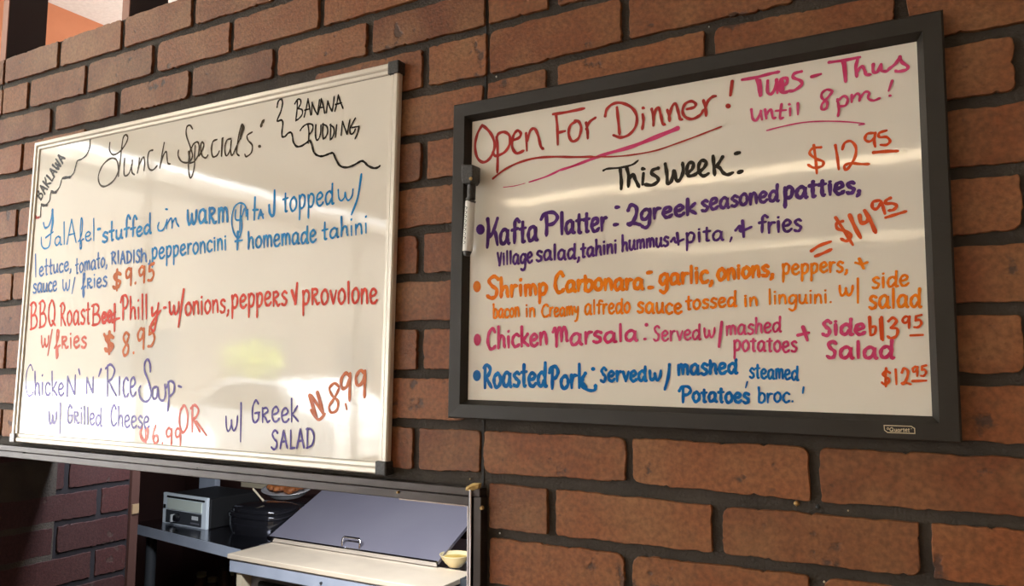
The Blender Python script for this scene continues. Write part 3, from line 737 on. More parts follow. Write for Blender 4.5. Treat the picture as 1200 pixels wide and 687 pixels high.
p.word('l', 39, 325, 46, 324, 10, 26, 1.6); p.word('ettuce,', 46, 323.5, 84, 316.5, 10, 20, 1.7)
p.word('tomato,', 88.5, 320.8, 126, 311.5, 11, 20, 1.6); p.word('RIADIS', 130.4, 309.6, 164.5, 307.2, 11, 14, 1.9); p.word('h,', 165, 307, 177, 306.5, 10, 15, 1.9)
p.word('sauce', 38.7, 343.5, 66.7, 340.8, 10.5, 18, 1.6); p.word('w/', 73.3, 341, 88, 340.5, 13, 14, 1.5)
p.word('~^ies', 95.5, 339, 125.5, 335.5, 11, 18, 1.8)
p.done('bluep', LB, 'violet blue handwriting listing lettuce, tomato, radish and fries')
p = Pen(SURF_L)
p.word('pepperoncini', 178, 304, 265.5, 292.5, 12.5, 18, 2.2)
p.stroke([(278.7, 272), (278, 292.5)], 3.0); p.stroke([(275.5, 283), (284, 281.5)], 2.0)
p.word('homemade', 290.5, 291.8, 370.5, 283.4, 13.5, 20, 2.3)
p.word('tahini', 377.5, 281.7, 431, 272.5, 12, 24, 2.2)
p.done('blue', LB, 'blue handwriting naming pepperoncini and homemade tahini')
p = Pen(SURF_L)
p.word('$', 132, 339, 143.5, 336, 17, 19, 3.0); p.word('9.95', 147, 335, 181, 328, 17, 20, 2.6)
p.word('8.95', 143, 418.5, 182, 404, 17, 25, 2.6); p.word('$', 122.5, 412, 135, 411, 17, 20, 3.6); p.stroke([(122, 392), (131, 408)], 2.6)
p.stroke([(363, 464), (370.5, 489)], 4.0); p.stroke([(372, 460.5), (379.5, 487)], 4.5); p.stroke([(364.5, 481), (373, 492), (381, 485)], 3.0); p.stroke([(365, 464), (378, 484)], 3.5)
p.word('8', 383, 485, 400, 482, 20, 33, 2.8); p.stroke([(405, 473.8), (406.3, 480)], 2.6); p.word('99', 398.5, 472, 430, 465.5, 20, 33, 3.4)
p.done('rust', LB, 'rust orange handwritten prices')
p = Pen(SURF_L)
p.word('BBQ', 35.6, 386.5, 65.5, 380.5, 16, 30, 2.0); p.word('Roast', 70.7, 381.7, 105.5, 380, 16.5, 26, 2.0)
p.word('B', 107.8, 381.5, 118.5, 381, 14, 25, 2.1); p.word('ee', 119.5, 378.5, 131, 377, 12, 18, 3.0)
p.stroke([(135, 366), (131, 371), (132, 378), (136, 374)], 2.4); p.stroke([(134.3, 357), (134, 388)], 3.0); p.stroke([(130, 376), (140, 373)], 2.2)
p.word('Phill', 142, 375.3, 173, 374, 15, 28, 2.2)
p.stroke([(178, 361), (178.5, 370), (184, 364)], 2.6); p.stroke([(185.5, 355.5), (182.5, 378), (180, 388), (177, 381), (188, 364)], 2.4)
p.stroke([(192, 360.8), (194.5, 360.3)], 2.6)
p.word('w', 198, 368.5, 210, 368, 14.5, 22, 2.4); p.stroke([(215.2, 339.5), (209, 383)], 2.7)
p.word('onions,', 217, 369.3, 269, 366, 15, 22, 2.5); p.word('peppe^s', 271.5, 361.8, 336.5, 357, 15.5, 20, 2.6)
p.stroke([(342, 341), (346, 355)], 3.6); p.stroke([(346, 356), (348.2, 332)], 3.6)
p.word('p^ovolone', 354.5, 357.5, 442, 355, 17, 26, 2.6)
p.done('red', LB, 'red handwriting naming roast beef philly')
p = Pen(SURF_L)
p.word('w', 48.3, 407.5, 57.5, 407, 14, 20, 1.9); p.stroke([(61, 386.7), (56, 416.4)], 1.7); p.word('~^ies', 64, 409, 101.4, 407, 13, 21, 2.2)
p.word('OR', 209.5, 506.5, 235, 506.5, 20, 32, 2.4); p.stroke([(230, 494), (242, 510.5)], 2.2)
p.stroke([(166, 500.5), (164.5, 509), (169, 517), (173, 510), (172.5, 502)], 3.2); p.stroke([(170, 500), (171, 519)], 2.2); p.word('6.99', 178.5, 519.5, 213, 522.5, 14, 20, 2.3)
p.done('redp', LB, 'faded red handwriting')
p = Pen(SURF_L)
p.word('C', 29.5, 464, 40, 464, 18, 37, 1.2); p.word('hicke', 40.5, 463.5, 75, 464, 15, 28, 1.9); p.word('N', 77.5, 465, 90.5, 463, 18, 24, 2.0)
p.stroke([(92.3, 433), (93.5, 439)], 1.8); p.word('N', 100.4, 461.5, 111, 460.5, 14, 19, 2.2); p.stroke([(118.3, 433), (115.7, 441)], 2.2)
p.word('R', 124, 465, 137, 464.5, 22, 37, 2.1); p.word('I', 138.5, 464.5, 141.5, 464, 20, 21, 2.0); p.word('ce', 144, 465.5, 159.5, 465, 22, 30, 2.2)
p.trace(20, 410, 5.285, [[(825, 135), (822, 85), (808, 60), (792, 80), (790, 130), (815, 200), (830, 265), (820, 305), (795, 322), (765, 300), (755, 250), (765, 225)],
   [(865, 230), (842, 240), (838, 285), (850, 305), (865, 290), (870, 240)], [(872, 235), (880, 300), (905, 315), (918, 280), (915, 215)], [(935, 200), (940, 290), (933, 380)], [(925, 235), (945, 195), (972, 210), (970, 260), (945, 290)]], 2.2)
p.stroke([(209, 452.5), (212.5, 453.8)], 2.2)
p.word('w', 57, 497.5, 66.4, 497, 15, 20, 2.0); p.stroke([(70.7, 472.4), (69.8, 508.4)], 1.9)
p.word('G^illed', 78.7, 495.5, 119.3, 499, 13, 21, 1.9); p.word('Cheese', 129.7, 499, 175, 503, 14, 24, 2.0)
p.word('w', 264.3, 505.5, 279, 504.5, 18, 22, 1.8); p.stroke([(282.5, 472.5), (281.8, 517.8)], 2.0)
p.word('G^eek', 295, 495.5, 349.5, 494, 17, 26, 2.1); p.word('SALAD', 318, 526.5, 368.8, 524.5, 17, 22, 2.2)
p.done('purple', LB, 'purple handwriting naming chicken and rice soup and Greek salad')

# ---- right board
p = Pen(SURF_R); S = 4.906
p.trace(540, 90, S, [[(122, 280), (95, 330), (82, 400), (95, 465), (130, 492), (170, 465), (195, 400), (180, 340), (150, 300), (122, 278)],
 [(205, 345), (212, 430), (210, 550)], [(185, 435), (200, 455), (250, 435), (280, 390), (280, 340), (250, 318), (215, 330), (205, 365)],
 [(300, 365), (335, 350), (345, 325), (325, 310), (302, 340), (295, 400), (320, 440), (362, 425)], [(375, 325), (380, 425)], [(380, 370), (400, 310), (425, 300), (445, 340), (460, 400), (475, 415)],
 [(530, 215), (600, 205), (710, 182)], [(548, 220), (555, 300), (557, 390)], [(558, 322), (600, 312)], [(665, 255), (630, 280), (620, 330), (640, 370), (675, 355), (692, 300), (680, 260), (655, 252)],
 [(720, 265), (728, 310), (730, 355)], [(722, 300), (740, 260), (775, 235)]], 2.6)
p.trace(700, 80, S, [[(112, 225), (120, 300), (128, 380)], [(45, 275), (55, 235), (90, 205), (140, 200), (195, 225), (225, 270), (222, 330), (185, 380), (135, 398), (92, 385)],
 [(260, 265), (265, 300), (258, 350)], [(262, 228), (268, 230)], [(312, 235), (322, 280), (322, 330)], [(322, 290), (335, 240), (352, 228), (365, 270), (375, 315), (390, 325)],
 [(402, 240), (412, 270), (415, 305)], [(415, 270), (430, 220), (450, 205), (465, 250), (475, 290), (488, 295)], [(515, 235), (555, 225), (565, 205), (540, 190), (505, 205), (490, 245), (505, 280), (545, 292), (590, 270), (610, 240)],
 [(610, 185), (622, 230), (625, 275)], [(618, 240), (635, 190), (660, 165), (682, 160)]], 2.7)
p.trace(700, 80, S, [[(775, 75), (765, 155)]], 3.6); p.dot(853.3, 124.3, 3.2, 3.0)
p.trace(540, 90, S, [[(185, 585), (250, 535), (330, 495), (430, 468), (540, 460), (640, 462), (760, 460)]], 2.0)
p.trace(700, 80, S, [[(-25, 509), (90, 508), (200, 498), (330, 475), (450, 435), (560, 395), (650, 360), (715, 335)]], 1.5)
p.done('maroon', RB, 'dark red handwriting reading Open For Dinner')
p = Pen(SURF_R - .0001)
p.stroke([(590, 219.5), (603, 218), (615.5, 214.8)], 1.0, w2=.8)
p.stroke([(620, 213.5), (640, 207), (656, 199.5)], 1.5, w2=2.6); p.stroke([(656, 199.5), (672, 194.5), (692, 187), (712, 180), (740, 172), (768, 161), (794, 150.5)], 2.6, taper=0, w2=5.2)
S = 4.164
p.trace(860, 55, S, [[(40, 160), (110, 148), (180, 130), (220, 122)], [(110, 150), (122, 200), (128, 240)], [(165, 165), (165, 220), (185, 228), (205, 190), (208, 160)], [(208, 160), (212, 225)],
 [(225, 195), (255, 180), (260, 155), (235, 155), (222, 190), (235, 222), (265, 218)], [(330, 120), (295, 130), (290, 150), (325, 165), (330, 185), (295, 212), (265, 215)], [(380, 145), (425, 132)],
 [(465, 75), (540, 65), (615, 50)], [(530, 70), (540, 120), (545, 170)], [(605, 55), (595, 100), (600, 145)], [(600, 120), (625, 95), (640, 120), (645, 135), (668, 135)],
 [(680, 85), (680, 120), (700, 122), (718, 85)], [(718, 85), (720, 115), (745, 118), (760, 105), (790, 80), (810, 48)], [(810, 48), (820, 75), (848, 95), (840, 112), (800, 120), (788, 115)]], 3.0)
p.trace(860, 55, S, [[(124, 165), (130, 235)], [(232, 160), (240, 215)], [(538, 75), (545, 165)]], 4.2)
p.trace(860, 55, S, [[(85, 305), (92, 350), (110, 358), (130, 320), (130, 310)], [(130, 315), (137, 355)], [(152, 305), (158, 350)], [(158, 330), (180, 305), (190, 345), (205, 345)], [(232, 280), (225, 345), (242, 345)], [(205, 312), (255, 308)], [(274, 300), (274, 335)], [(270, 280), (274, 281)], [(312, 275), (312, 330)],
 [(480, 215), (455, 208), (430, 225), (430, 250), (455, 270), (450, 300), (430, 305), (430, 280), (460, 245), (482, 218)], [(505, 255), (512, 300), (508, 338)], [(505, 265), (535, 240), (555, 255), (545, 285), (515, 290)],
 [(575, 235), (575, 270)], [(575, 255), (600, 228), (615, 240), (612, 265)], [(615, 250), (640, 220), (660, 225), (655, 250), (680, 262), (712, 250)], [(772, 165), (755, 215)], [(761, 238), (765, 238)]], 2.4)
p.trace(860, 55, S, [[(160, 408), (230, 390), (330, 370), (430, 363), (540, 365), (635, 375), (610, 381)]], 1.4)
p.dot(559.3, 398.3, 4.2, 7.2)
p.word('Chicken', 571, 409.5, 641.5, 404, 14, 24, 2.9); p.word('Mar', 648, 407, 694, 402, 13.5, 21, 2.9); p.word('sala', 695, 402, 747, 399, 12.5, 20, 2.9)
p.dot(757.5, 380.8, 2.3); p.dot(755.8, 397.4, 2.2, 1.6)
p.word('Served', 766, 400, 821, 398, 11.5, 18, 2.0); p.word('w', 825, 395.8, 838, 395, 12.5, 18, 2.0); p.stroke([(845.7, 377.5), (842.5, 406.5)], 2.9)
p.word('mashed', 851, 393.5, 915.5, 388.6, 11.5, 18, 2.1); p.word('potatoes', 860, 411.5, 934, 412.5, 12, 15, 2.3)
p.stroke([(941, 383.5), (946, 399)], 3.4); p.stroke([(935, 393), (948, 390)], 3.4)
p.word('Side', 964, 393, 1014, 391.5, 12.5, 18, 3.4); p.word('Salad', 969, 420, 1047.5, 419.5, 13, 19, 3.4)
p.done('pink', RB, 'pink handwriting')
p = Pen(SURF_R); S = 4.906
p.trace(700, 80, S, [[(35, 588), (60, 578), (130, 572), (200, 555), (235, 530)]], 2.0)
p.trace(700, 80, S, [[(132, 585), (138, 650), (137, 695)], [(168, 570), (180, 620), (178, 682)], [(180, 640), (205, 610), (218, 640), (240, 682)],
 [(265, 605), (260, 668)], [(260, 578), (272, 580)], [(350, 575), (320, 585), (312, 605), (345, 628), (348, 650), (315, 672), (272, 668)]], 3.3)
p.trace(700, 80, S, [[(390, 550), (400, 610), (404, 662), (425, 650), (438, 600), (443, 590), (455, 645), (475, 640), (493, 595), (490, 545)],
 [(515, 605), (545, 580), (552, 548), (528, 545), (515, 580), (525, 618), (560, 612), (578, 598)], [(585, 598), (615, 570), (625, 540), (600, 530), (583, 560), (587, 600), (610, 620), (640, 605)],
 [(665, 505), (670, 560), (675, 615)], [(720, 510), (695, 550), (680, 565)], [(680, 565), (702, 572), (725, 602), (750, 612), (780, 600)]], 3.3)
p.stroke([(862, 180), (866.5, 179)], 3.8); p.stroke([(865.7, 202), (869.5, 200.8)], 4.2)
p.done('black', RB, 'black handwriting reading This Week')
p = Pen(SURF_R); S = 4.164
p.trace(860, 55, S, [[(425, 490), (385, 495), (370, 520), (400, 545), (435, 560), (430, 582), (390, 590), (362, 575)], [(390, 480), (400, 560), (405, 618)], [(495, 480), (505, 540), (512, 598)],
 [(530, 500), (540, 470), (570, 460), (595, 490), (590, 540), (560, 590), (545, 600), (540, 580), (570, 568), (620, 572), (660, 572)], [(680, 420), (650, 425), (640, 450), (660, 462), (685, 445), (690, 420)], [(690, 420), (685, 460), (690, 488)],
 [(745, 408), (710, 420), (710, 440), (745, 440), (762, 460), (745, 478), (715, 478)]], 2.6)
p.trace(860, 55, S, [[(682, 515), (740, 510), (800, 508)]], 3.2)
S = 5.4545
p.trace(850, 190, S, [[(750, 378), (712, 392), (716, 425), (760, 440), (800, 460), (795, 490), (770, 505), (740, 490)], [(705, 355), (760, 440), (815, 530)], [(985, 245), (945, 255), (940, 290), (965, 300), (990, 270), (995, 250)], [(1000, 260), (1020, 330)],
 [(1055, 230), (1028, 245), (1025, 265), (1070, 265), (1095, 280), (1075, 305), (1045, 310)], [(1025, 355), (1090, 335), (1155, 315)], [(550, 568), (600, 535), (675, 508)], [(575, 602), (620, 585), (678, 558)]], 3.0)
p.trace(850, 190, S, [[(795, 340), (825, 410), (865, 485)], [(858, 342), (868, 388), (905, 380), (920, 345)], [(890, 310), (925, 370), (960, 450)]], 3.8)
p.stroke([(1019, 372), (1020, 393)], 3.0); p.stroke([(1020, 384), (1026, 383), (1025, 391), (1020, 393)], 2.4); p.word('13', 1029, 398.5, 1053, 396, 16, 23, 2.7); p.stroke([(1033, 372), (1034.5, 399)], 2.7)
p.word('95', 1057, 385.5, 1081, 383, 11, 14, 2.4); p.stroke([(1067, 393.3), (1081.5, 392.6)], 2.6)
p.word('$12', 1033, 451.5, 1067.5, 450, 13, 18, 2.5); p.word('95', 1069, 441.5, 1086, 440.5, 9, 12, 2.2); p.stroke([(1069.5, 446.8), (1085.5, 446.2)], 2.6)
p.done('redor', RB, 'red orange handwritten prices')
p = Pen(SURF_R)
p.dot(563, 269, 5.2, 6.2)
p.stroke([(571.5, 257), (572.5, 270), (571, 290)], 3.6); p.stroke([(583, 256), (578.5, 270), (574, 278)], 3.2); p.stroke([(575, 276), (580, 272), (583, 287)], 3.4)
p.word('afta', 586, 287.5, 630, 281.5, 17, 27, 3.3)
p.word('P', 635.5, 276.5, 655.5, 275, 17, 27, 3.4); p.word('latter', 657, 274.8, 711, 270, 15.5, 24, 3.3)
p.stroke([(722, 243), (725.5, 242.8)], 3.2); p.stroke([(720, 263.5), (724, 263)], 3.2)
p.word('2', 735, 264, 751, 263, 15, 24, 3.6); p.word('greek', 751, 258, 815.5, 250.5, 12, 18, 3.3)
p.word('seasoned', 822, 247.5, 912.5, 235, 12.5, 19, 3.1); p.word('patties,', 919, 233.5, 1009, 225.3, 13, 18, 3.8)
p.word('Village', 583, 311, 624, 307.5, 11.5, 15, 2.2); p.word('salad,', 628.5, 306, 680, 303, 12, 17, 2.4); p.word('tahini', 681, 301.5, 723, 296.5, 11, 18, 2.4)
p.word('hummus', 729, 294.5, 783.5, 288, 11, 20, 2.4); p.stroke([(793.5, 273.5), (795, 287)], 2.8); p.stroke([(786.5, 283), (790, 279), (792, 284), (801, 280.5)], 2.6)
p.word('pita', 804, 284.5, 848, 281.2, 11.5, 17, 2.4); p.stroke([(857.3, 278.5), (855.5, 283.5)], 2.0)
p.stroke([(870, 259), (871.5, 277.5)], 3.0); p.stroke([(862, 270), (867, 265), (868, 271), (880.5, 266)], 2.8); p.word('fries', 889.5, 273, 939.5, 270.7, 13, 20, 2.7)
p.done('violet', RB, 'violet handwriting naming kafta platter')
p = Pen(SURF_R)
p.dot(558.9, 336, 4.6, 6.8)
p.word('S', 571, 350, 585.5, 349, 14, 25, 3.4); p.word('hrimp', 586.5, 348.3, 641.5, 344.5, 12.5, 23, 3.4); p.word('Car', 650, 343, 684, 341, 12.5, 23, 3.6); p.word('bonara', 685, 341, 754, 338.5, 12.5, 17, 3.6)
p.stroke([(759, 319.8), (763.5, 319)], 3.4); p.stroke([(760.5, 337.2), (765, 336.8)], 3.4)
p.word('garlic,', 773, 334, 836, 331, 13, 20, 3.4); p.word('onions,', 841, 328.6, 907, 323, 12.5, 18, 3.6); p.word('peppers,', 917, 321.8, 994, 318, 11.5, 15, 2.5)
p.stroke([(1007, 303.5), (1012, 314.5)], 3.2); p.stroke([(1002.5, 308), (1010, 309.5), (1016.5, 307.5)], 2.6)
p.word('bacon', 578, 372.8, 608.6, 371, 10.5, 16, 2.0); p.word('in', 616, 371.5, 627, 371, 10.5, 16, 2.0); p.word('C', 634.7, 371.5, 643.5, 371, 12, 14, 2.0); p.word('reamy', 644, 371, 678, 369.4, 10.5, 16, 2.0)
p.word('alfredo', 685.4, 369.2, 738.5, 366.5, 12, 16, 2.2); p.word('sauce', 747, 366.6, 799, 367.5, 12, 16, 2.5); p.word('tossed', 804, 363, 863, 358.5, 10.5, 17, 2.4); p.word('in', 872, 359, 888, 358.5, 10, 14, 2.4)
p.word('linguini.', 900.5, 357, 975, 354.8, 10.5, 17, 2.2); p.word('w', 983.5, 347, 1000, 346.5, 13, 16, 2.4); p.stroke([(1005.3, 326.5), (1005.3, 355)], 2.6)
p.word('side', 1022, 338.5, 1065, 334.5, 12, 18, 2.5); p.word('salad', 1018.5, 361.5, 1079.5, 360, 14.5, 22, 2.9)
p.done('orange', RB, 'orange handwriting naming shrimp carbonara')
p = Pen(SURF_R)
p.dot(558.8, 440.3, 4.8, 6.6)
p.word('Roasted', 567, 454, 640.5, 452.5, 16.5, 27, 3.3); p.word('Pork', 644.5, 456, 687, 455, 15.5, 27, 3.3); p.stroke([(683, 445), (682, 453), (690, 457.5), (697, 457), (697.8, 451)], 2.8)
p.dot(695, 432.5, 2.6, 2.4); p.dot(697.8, 452.5, 2.4)
p.word('Served', 704, 447.3, 757.5, 446.4, 11.5, 16, 2.8); p.word('w', 761, 446.3, 775, 445.8, 12, 16, 2.8); p.stroke([(784.5, 427.5), (783, 442), (779, 456.5)], 3.0)
p.word('mashed', 794.5, 439.3, 864, 437.6, 12, 16, 3.1); p.word('steamed', 878.5, 443, 935.5, 445.3, 11, 16, 2.3)
p.word('P', 797, 471.5, 811, 471.5, 13, 18, 2.9); p.word('otatoes', 812, 470.5, 878, 472.5, 11.5, 16, 3.0); p.stroke([(875.7, 447.5), (873.8, 454.5)], 1.7)
p.word('broc.', 888.5, 472, 930, 471, 11.5, 18, 2.2); p.stroke([(941.7, 454), (940.6, 461)], 1.7)
p.done('sky', RB, 'bright blue handwriting naming roasted pork')
# maker's badge on the black frame
def badge():
    y = -.0222
    def q(u, v, e=0): return Vector(Py(u, v, y - e))
    mb = MB(); rim = [(1035.5, 498.2), (1068, 499.3), (1072.3, 502), (1072.6, 508.8), (1040, 507.5), (1036, 504.5)]
    inn = [(1036.5, 499.2), (1067.6, 500.3), (1071.3, 502.6), (1071.6, 507.7), (1040.4, 506.5), (1037, 504)]
    o = [q(*a, .0003) for a in rim]; i = [q(*a, .0003) for a in inn]
    mb.add(o + i, [(k, (k + 1) % 6, 6 + (k + 1) % 6, 6 + k) for k in range(6)])
    pn = Pen(y + .0000); pn.mb = mb
    pn.word('Quarter'[0:1], 1042.5, 505.6, 1047.5, 505.8, 3, 4.4, .8)
    pn.word('uartet', 1048.5, 505.9, 1066, 506.3, 3.1, 4.2, .75)
    pn.stroke([(1040.5, 501.2), (1039.3, 502.4), (1040.5, 503.6), (1041.6, 502.4), (1040.5, 501.2)], .6)
    pn.stroke([(1067.8, 502.6), (1068.3, 502.7)], .8)
    for w_, _t in pn.words: mb.add(w_.v, w_.f)
    o = mb.build('maker_badge', M['cream'], RB); tag(o, 'small cream maker badge on the frame')
badge()

# dry-erase marker held at the left side of the right board
mk_y = -.022
def MP(u, v): return Vector(Py(u, v, mk_y - .006))
mk = empty('marker', MP(549, 300), 'black-capped dry-erase marker with a white barrel clipped to the dinner board frame', 'marker')
MB().tube([MP(551.3, 236), MP(549.6, 265), MP(547.7, 294.5)], .0068, 16).build('barrel', M['white_plastic'], mk)
MB().tube([MP(552.8, 214), MP(552.2, 234)], .0058, 14).build('collar', M['black_cap'], mk)
MB().tube([MP(552.2, 234), MP(551.3, 236.2)], .0072, 14).build('collar_ring', M['black_cap'], mk)
MB().tube([MP(547.7, 294.5), MP(547.4, 297.0), MP(547.2, 300)], [.0060, .0052, .0040], 14).build('end_plug', M['black_cap'], mk)
a, b, c_, d_ = [Vector(Py(u, v, mk_y)) for u, v in [(547.8, 195.5), (561.8, 196), (561.0, 214), (558.5, 218)]]
e_, f_ = [Vector(Py(u, v, mk_y)) for u, v in [(549, 218), (547.6, 212)]]
poly = [a, b, c_, d_, e_, f_]
MB().prism([Vector((q.x, mk_y - .016, q.z)) for q in poly], [Vector((q.x, mk_y + .004, q.z)) for q in poly]).build('cap', M['black_cap'], mk, bevel=.0018)
q = Py(551.5, 209.5, mk_y - .016); MB().tube([(q[0], mk_y - .0155, q[2]), (q[0], mk_y - .0175, q[2])], [.0026, .0018], 12).build('cap_magnet', M['gold'], mk)
# faint lettering squiggle on the barrel
sq = MB()
for k in range(9):
    v = 243 + k * 5; u = 549.6 - k * .27
    pa = MP(u, v); sq.tube([pa + Vector((-.0012, -.0066, 0)), pa + Vector((.0014, -.0067, -.002)), pa + Vector((-.001, -.0066, -.0042))], .0005, 5)
sq.build('barrel_print', M['dark_grey'], mk)

# pale chip lodged on the trim corner and flecks in the mortar
q0 = Py(557, 569, -.018)
mb = MB(); pts = [Py(u, v, -.0165) for u, v in [(546, 571), (553, 566.8), (561.5, 567), (560, 573), (553, 575.5), (545.5, 575)]]
ce = sum(pts) / 6
mb.add([tuple(a) for a in pts] + [(ce[0], -.0235, ce[2] + .001)] + [(a[0], -.010, a[2]) for a in pts], [(i, (i + 1) % 6, 6) for i in range(6)] + [(7 + i, 7 + (i + 1) % 6, (i + 1) % 6, i) for i in range(6)])
tag(mb.build('chip', M['crumb']), 'pale yellow chip lodged on the corner of the metal trim', 'chip')
def fleck(u, v, r, m):
    q = Py(u, v, 0); MB().lathe((q[0], -.0005, q[2]), [(.0001, -r), (r * .8, -r * .5), (r, 0), (r * .7, r * .6), (.0001, r)], 7).build('fleck', m, wall)
for u, v, r, m in [(933.5, 590, .0032, 'gold'), (958.5, 594, .0024, 'dark_grey'), (586, 625, .0013, 'white_plastic'), (582, 90, .0014, 'white_plastic'), (551, 561.5, .0013, 'cream'), (831, 31.5, .0011, 'white_plastic'), (142.8, 32, .0012, 'cream'), (994, 598.5, .001, 'cream'), (225.5, 4, .001, 'cream'), (966, 682, .0013, 'cream')]:
    fleck(u, v, r, M[m])

# ------------------------------------------------------------------ kitchen things seen through the opening
TZ = .95
# prep table
fl = Pz(263, 650, TZ); fr = Pz(544.4, 676, TZ)
tx0, tx1 = float(fl[0]), float(fr[0]); ty0 = float(fl[1]) + .01; ty1 = float(Pz(400, 648, TZ)[1])
lb0 = Pz(315, 632, TZ + .008)
lidy = float(lb0[1])
tl = Px(383, 573, float(lb0[0])); trr = Px(553.6, 614, float(Pz(512, 667, TZ + .008)[0]))
ang = math.atan2(tl[2] - lb0[2], tl[1] - lb0[1])
pt = empty('prep_table', (tx0, ty0, 0), 'stainless sandwich prep table with a cream cutting board behind the opening', 'table')
cb = MB().box(tx0, tx1, ty0, lidy + .01, TZ - .014, TZ).build('cutting_board', M['poly_board'], pt, bevel=.002)
MB().box(tx0 + .004, tx1 - .03, ty0 + .006, lidy + .4, TZ - .052, TZ - .0145).build('worktop_edge', M['daylit_steel'], pt, bevel=.002)
MB().box(tx0 + .03, tx1 - .04, ty0 + .05, lidy + .42, .12, TZ - .053).build('cabinet_body', M['lid_steel'], pt)
dr = MB().box(tx0 + .09, tx0 + .45, ty0 + .035, ty0 + .05, .2, TZ - .075).build('door', M['black_matte'], pt, bevel=.006)
MB().box(tx0 + .115, tx0 + .425, ty0 + .03, ty0 + .036, .24, TZ - .10).build('door_panel', M['glass_pane'], dr, bevel=.004)
MB().box(tx0 + .47, tx1 - .05, ty0 + .035, ty0 + .05, .2, TZ - .075).build('door', M['lid_steel'], pt, bevel=.006)
MB().box(tx0 + .03, tx0 + .05, ty0 + .012, ty0 + .05, 0, TZ - .053).build('leg', M['cream'], pt)
lx0 = float(lb0[0]) ; lx1 = float(x_at(513, lidy, TZ + .006)); LL = .40
dy, dz = math.cos(ang), math.sin(ang); nyv, nzv = -dz, dy
def LP(x, s, h): return (x, lidy + dy * s + nyv * h, TZ + .006 + dz * s + nzv * h)
lid = MB().prism([LP(lx0, 0, 0), LP(lx1, 0, 0), LP(lx1, 0, .010), LP(lx0, 0, .010)], [LP(lx0, LL, 0), LP(lx1, LL, 0), LP(lx1, LL, .010), LP(lx0, LL, .010)]).build('lid', M['lid_steel'], pt)
MB().prism([LP(lx0, -.004, -.001), LP(lx1, -.004, -.001), LP(lx1, -.004, .013), LP(lx0, -.004, .013)], [LP(lx0, .003, -.001), LP(lx1, .003, -.001), LP(lx1, .003, .013), LP(lx0, .003, .013)]).build('lid_lip', M['chrome'], lid)
h0 = float(x_at(399.5, lidy, TZ + .02)); h1 = float(x_at(420, lidy, TZ + .02))
MB().tube([LP(h0, .010, .010), LP(h0, .022, .028), LP(h0 + .006, .025, .032), LP(h1 - .006, .025, .032), LP(h1, .022, .028), LP(h1, .010, .010)], .0034, 8).build('handle', M['chrome'], lid)
for i in (0,): 
    q = Py(377, 673, ty0 + .006); MB().tube([(q[0], ty0 + .008, TZ - .036), (q[0], ty0 + .001, TZ - .036)], [.004, .003], 10).build('screw', M['dark_grey'], pt)
# bowl
bp_ = Pz(533.5, 673.5, TZ - .02)
bw = empty('bowl', (float(bp_[0]), float(bp_[1]), TZ), 'small cream bowl of yellow sauce at the right end of the prep table', 'bowl')
bc = (float(bp_[0]), float(bp_[1]) , TZ + .0015)
MB().lathe(bc, [(.018, 0), (.026, .008), (.038, .022), (.043, .032), (.045, .034), (.042, .034), (.038, .026), (.0001, .024)], 28).build('dish', M['yellow_bowl'], bw)
MB().lathe((bc[0], bc[1], bc[2] + .0245), [(.0372, 0), (.03, .0022), (.0001, .003)], 24).build('sauce', M['sauce'], bw)
MB().box(tx1 - .03, tx1 + .2, lidy - .06, lidy + .42, TZ - .06, TZ - .0005).build('side_ledge', M['dark_grey'], pt)

# left counter
c0 = Pz(154, 613, TZ); c1 = Pz(265, 640, TZ)
ct = empty('counter', (float(c0[0]), float(c0[1]), 0), 'stainless steel counter left of the prep table, holding black roasters', 'counter')
cd = Vector((c1[0] - c0[0], c1[1] - c0[1], 0)).normalized(); cn = Vector((-cd.y, cd.x, 0))
def CP(s, t, z): v = Vector((c0[0], c0[1], 0)) + cd * s + cn * t; return (v.x, v.y, z)
LN = .62
def CQ(t, z):
    v = CP(0, t, z); k = (tx0 - .006 - v[0]) / cd.x; return (v[0] + cd.x * k, v[1] + cd.y * k, z)
MB().prism([CP(0, 0, TZ - .03), CQ(0, TZ - .03), CQ(.8, TZ - .03), CP(0, .8, TZ - .03)], [CP(0, 0, TZ), CQ(0, TZ), CQ(.8, TZ), CP(0, .8, TZ)]).build('top', M['top_steel'], ct, bevel=.002)
MB().prism([CP(0, -.004, TZ - .032), CQ(-.004, TZ - .032), CQ(-.0005, TZ - .032), CP(0, -.0005, TZ - .032)], [CP(0, -.004, TZ), CQ(-.004, TZ), CQ(-.0005, TZ), CP(0, -.0005, TZ)]).build('front_edge', M['daylit_steel'], ct)
for s, t in ((.05, .05), (.05, .56), (LN - .06, .72)):
    v = CP(s, t, 0); MB().tube([(v[0], v[1], 0), (v[0], v[1], TZ - .03)], .018, 10).build('leg', M['dark_grey'], ct)
MB().prism([CP(.02, .40, .2), CP(.38, .40, .2), CP(.38, .43, .2), CP(.02, .43, .2)], [CP(.02, .40, TZ - .032), CP(.38, .40, TZ - .032), CP(.38, .43, TZ - .032), CP(.02, .43, TZ - .032)]).build('grey_panel', M['grey_panel'], ct)
